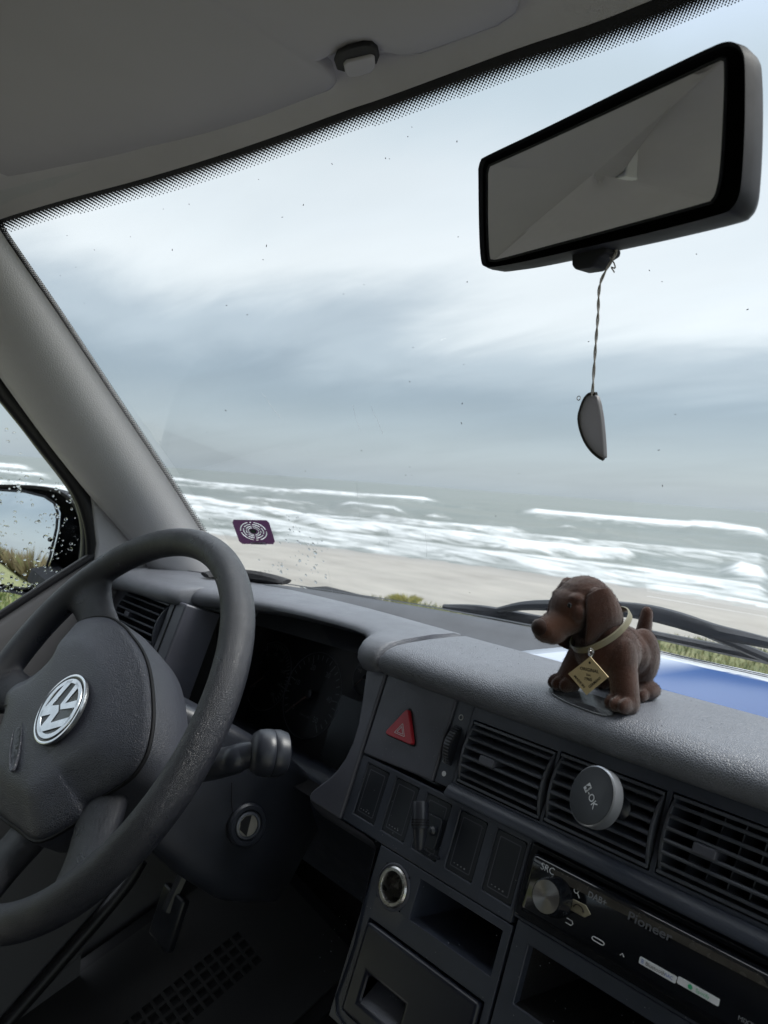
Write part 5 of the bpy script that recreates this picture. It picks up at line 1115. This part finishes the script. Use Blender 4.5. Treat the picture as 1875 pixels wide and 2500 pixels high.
for e_ in [c_ for c_ in head.children if c_.name.startswith('ear')]: fuzz(e_, 6000, head)
# paler muzzle colour, blended by position on the head
def head_colour():
    m = M_FLOCK.copy(); m.name = 'flock_head'; nt = m.node_tree; L = nt.links.new; b = nt.nodes['Principled BSDF']; g = nt.nodes.new('ShaderNodeNewGeometry')
    vd = nt.nodes.new('ShaderNodeVectorMath'); vd.operation = 'DISTANCE'; L(g.outputs['Position'], vd.inputs[0]); vd.inputs[1].default_value = tuple(Hh(.0210, .006, -.0075) + np.array([0, 0, CZ]))
    f = ramp(nt, [(.007, 1.0), (.019, 0.0)], vd.outputs['Value']).outputs[0]; src = b.inputs['Base Color'].links[0].from_socket
    L(mixc(nt, f, src, (.115, .052, .032)), b.inputs['Base Color']); head.data.materials[0] = m
head_colour()
# collar, ring and the folded gold tag
nc = D(.0160, -.0010, .0510); nax = np.array([-.36, -.50, .78]); nax /= np.linalg.norm(nax)
ca = np.cross(nax, hfn); ca /= np.linalg.norm(ca); cb = np.cross(nax, ca)
rings = []
for k in range(49):
    a = 2 * PI * k / 48; e = ca * math.cos(a) * .0222 + cb * math.sin(a) * .0245; n_ = e / np.linalg.norm(e); rings.append([nc + e + n_ * x + nax * y for x, y in ((.0, -.0024), (.0012, -.002), (.0014, .002), (.0002, .0026), (-.0006, .0))])
col_ = MB().loft(rings, True, False, False).build('collar', M_COLLAR, DG, smooth=50)
YT = .4485
tg = [atY(*p, YT) for p in ((1441, 1603), (1485, 1653), (1432, 1697), (1387, 1645))]; tcn = sum(tg) / 4
rc = atY(1442, 1596, YT + .001)
for d in (0, 1): MB().tube([rc + .0021 * (math.cos(a) * (np.array([1, 0, 0]) if d else np.array([.3, .8, 0])) + math.sin(a) * np.array([0, 0, 1])) + np.array([0, .0, .0016 * d]) for a in np.linspace(0, 2 * PI, 17)], .00040, 6).build('ring', M_STEEL, DG)
tn = np.cross(tg[1] - tg[3], tg[0] - tg[2]); tn /= np.linalg.norm(tn); tn = tn if tn[1] < 0 else -tn
tag = MB().prism(tg, -tn * .0006).build('tag', M_GOLD, DG, smooth=None)
t_e = np.array([1, 0, 0.0]); up_t = np.cross(tn, t_e); up_t = up_t if up_t[2] > 0 else -up_t; ex_t = np.cross(up_t, tn)
def tt(body, px, py, size, ex=None, ey=None): p = atY(px, py, YT); p = p - tn * ((p - tcn) @ tn) + tn * .0002; text('lettering', body, p, ex if ex is not None else ex_t, ey if ey is not None else up_t, size, M_INK, tag, depth=.0001, bold=.012)
h1 = (atY(1466, 1640, YT) - atY(1411, 1629, YT))
tt('ORIGINAL', 1439, 1636, .0032, h1, up_t); tt('Seit', 1437, 1648, .0023, h1, up_t); tt('1965', 1436, 1658, .0031, h1, up_t)
dA = tg[2] - tg[3]; dB = tg[1] - tg[2]
def perp(d): p = np.cross(tn, d); return p if p[2] > 0 else -p
tt('MADE IN', 1415, 1664, .0027, dA, perp(dA)); tt('GERMANY', 1453, 1666, .0027, dB, perp(dB))
MB().lathe(atY(1440, 1618, YT) + tn * .0002, tn, [(.0009, 0), (.0001, .00005)], 12).build('tag_hole', M_INK, tag)
# worn sticky patch in front of the figurine
PA = thing('adhesive_patch', 'shiny worn sticky patch with fine ribs on the dash pad', 'patch', (-.27, .46, -.147))
def padz(y): return float(np.interp(y, [p[0] for p in PROF[4:13]], [p[1] for p in PROF[4:13]]))
pc = [(-.305, .474), (-.300, .4645), (-.285, .4585), (-.268, .4560), (-.250, .4555), (-.244, .462), (-.246, .474), (-.262, .484), (-.285, .484)]
cx_, cy_ = -.272, .470; rows = [[np.array([cx_ + (x - cx_) * s_, cy_ + (y - cy_) * s_, padz(cy_ + (y - cy_) * s_) + .0006]) for x, y in [tuple(p) for p in spline([np.array(p) for p in pc + [pc[0]]], 40)]] for s_ in (1, .75, .5, .25, .02)]
V, Fc = grid(rows)
mpa = mat('patch_film', (.10, .105, .115), .22, spec=.6); nt = mpa.node_tree; wv = N(nt, 'ShaderNodeTexWave', Scale=420.0, Distortion=1.5); tcx = nt.nodes.new('ShaderNodeTexCoord'); nt.links.new(tcx.outputs['Object'], wv.inputs[0]); bn = N(nt, 'ShaderNodeBump', Strength=1.0, Distance=.0012); nt.links.new(wv.outputs[1], bn.inputs['Height']); nt.links.new(bn.outputs[0], nt.nodes['Principled BSDF'].inputs['Normal'])
mk('film', V, Fc, mpa, PA, smooth=180)
ed = [r for r in rows[0][6:20]]; MB().tube([p + np.array([0, 0, .0003]) for p in ed], .0005, 5).build('torn_edge', M_GREYP, PA)
# ================================================================== leaflet lying in the trough under the windshield
LF = thing('leaflet', 'glossy blue and white leaflet lying against the base of the windshield', 'leaflet', (-.2, .62, -.17))
def leaf_mat():
    m = bpy.data.materials.new('leaflet_colour'); m.use_nodes = True; nt = m.node_tree; L = nt.links.new; b = nt.nodes['Principled BSDF']; b.inputs['Roughness'].default_value = .16
    uv = nt.nodes.new('ShaderNodeUVMap'); uv.uv_map = 'uv'; sp_ = nt.nodes.new('ShaderNodeSeparateXYZ'); L(uv.outputs[0], sp_.inputs[0])
    c1 = ramp(nt, [(0.0, (.50, .55, .64)), (.16, (.42, .48, .60)), (.26, (.06, .12, .30)), (.55, (.028, .075, .23)), (1.0, (.022, .062, .21))], sp_.outputs[0])  # pale at one end, blue towards the other
    nz = N(nt, 'ShaderNodeTexNoise', Scale=14.0, Detail=4.0, Distortion=1.2); L(uv.outputs[0], nz.inputs[0])
    e_ = math_(nt, 'ADD', sp_.outputs[1], math_(nt, 'MULTIPLY', math_(nt, 'SUBTRACT', nz.outputs[0], .5), .18)); wtop = ramp(nt, [(.84, 0.0), (.90, 1.0)], e_)
    L(mixc(nt, wtop.outputs[0], c1.outputs[0], (.66, .70, .74)), b.inputs['Base Color']); return m
rows = []
us = np.linspace(0, 1, 26); vs = np.linspace(0, 1, 10)
for v in vs:
    r = []
    for u in us:
        xl = np.interp(v, [0, 1], [-.412, -.372]); x = xl + (.03 - xl) * u; y0 = .5665; y1 = rollY(x) + .012; y = y0 + (y1 - y0) * v
        z = -.1535 + .0045 * v - .006 * math.sin(PI * v) * 0 + .0008 * math.sin(9 * u + 3 * v); r.append(np.array([x, y, z]))
    rows.append(r)
V, Fc = grid(rows); sh = mk('sheet', V, Fc, leaf_mat(), LF, smooth=180); ul = sh.data.uv_layers.new(name='uv')
for p in sh.data.polygons:
    for li in p.loop_indices: vi = sh.data.loops[li].vertex_index; ul.data[li].uv = (us[vi % 26], vs[vi // 26])
so_ = sh.modifiers.new('thick', 'SOLIDIFY'); so_.thickness = .0004
MB().tube([p + np.array([0, .001, .0008]) for p in rows[-1]], .0007, 5).build('sleeve_edge', M_PAPER, LF)
MB().tube([p + np.array([0, -.004, .0006]) for p in rows[-1]], .0004, 5).build('sleeve_edge', M_WHITE, LF)
# ================================================================== footwell: mat, pedals
FM = thing('floor_mat', 'black rubber driver floor mat with a grid of square holes', 'floor mat', (-.8, .4, -.95))
mo = np.array([-.90, .45, -.74]); mn = np.array([.30, -.30, .90]); mn /= np.linalg.norm(mn)
g0 = planeray(285, 2505, mo, mn); gu = planeray(560, 2285, mo, mn) - g0; gl = np.linalg.norm(gu); gu /= gl; gv = np.cross(mn, gu)
def FMf(u, v, w=0.0): return g0 + gu * u + gv * v + mn * w
holes = []
cell = gl / 11
for i in range(-1, 12):
    for j in range(4):
        o_ = .5 * cell * (j % 2); holes.append((i * cell + .14 * cell, -(j + 1) * cell + .14 * cell, i * cell + .86 * cell, -j * cell - .14 * cell))
mb = MB(); holes_panel(mb, -.10, -.16, gl + .12, .10, holes, -.006, .0, fr=FMf); mb.build('mat_sheet', mat('mat_rubber', (.020, .020, .022), .6), FM, smooth=None)
mb = MB(); mb.prism([FMf(u, v, -.005) for u, v in ((-.12, -.18), (gl + .14, -.18), (gl + .14, .12), (-.12, .12))], -mn * .004); mb.build('backing', M_DARK, FM, smooth=None)
for px, lab in (((385, 2250), 'black clutch pedal in the dark footwell'),):
    c = atY(*px, .50); c = c * (.44 / .50) if False else c; c = atX(*px, -.86 if px[0] < 500 else -.74)
    PDL = thing('pedal', lab, 'pedal', c); mb = MB(); mb.prism([c + np.array([x, y, z]) for x, y, z in ((-.028, 0, -.03), (.028, 0, -.03), (.028, .02, .035), (-.028, .02, .035))], (0, .012, -.004)); mb.build('pad', M_RUB, PDL, bevel=.004)
    MB().tube(spline([c + np.array([0, .014, .01]), c + np.array([0, .05, .10]), c + np.array([0, .07, .30])], 10), .009, 8).build('arm', M_RUB, PDL)

# ================================================================== dust and crumbs lying on the dash (uncountable)
mb = MB()
def speck(c, n, r):
    n = n / np.linalg.norm(n); a = np.cross(n, (.3, .7, .2)); a /= np.linalg.norm(a); b = np.cross(n, a); t = rnd.uniform(0, PI); k = rnd.uniform(.5, 1.0)
    mb.prism([c + r * (math.cos(t + q) * a + k * math.sin(t + q) * b) for q in (0, 1.6, 3.1, 4.6)], n * .0003)
for _ in range(170): speck(F(rnd.uniform(-.47, -.13), rnd.uniform(-.25, -.067), .0004), FN, rnd.uniform(.00022, .0005))
for _ in range(60): speck(F(rnd.uniform(-.47, -.39), rnd.uniform(-.06, .006), .0018), FN, rnd.uniform(.0002, .0004))
for _ in range(150):
    y = rnd.uniform(.455, .555); speck(np.array([rnd.uniform(-.46, .05), y, padz(y) + .0004]), np.array([0, 0, 1.0]), rnd.uniform(.00022, .0005))
mb.build('dust', M_GREYP, None, smooth=None, kind='stuff', cat='dust', label='pale dust specks scattered over the dashboard', org=(-.3, .48, -.3))
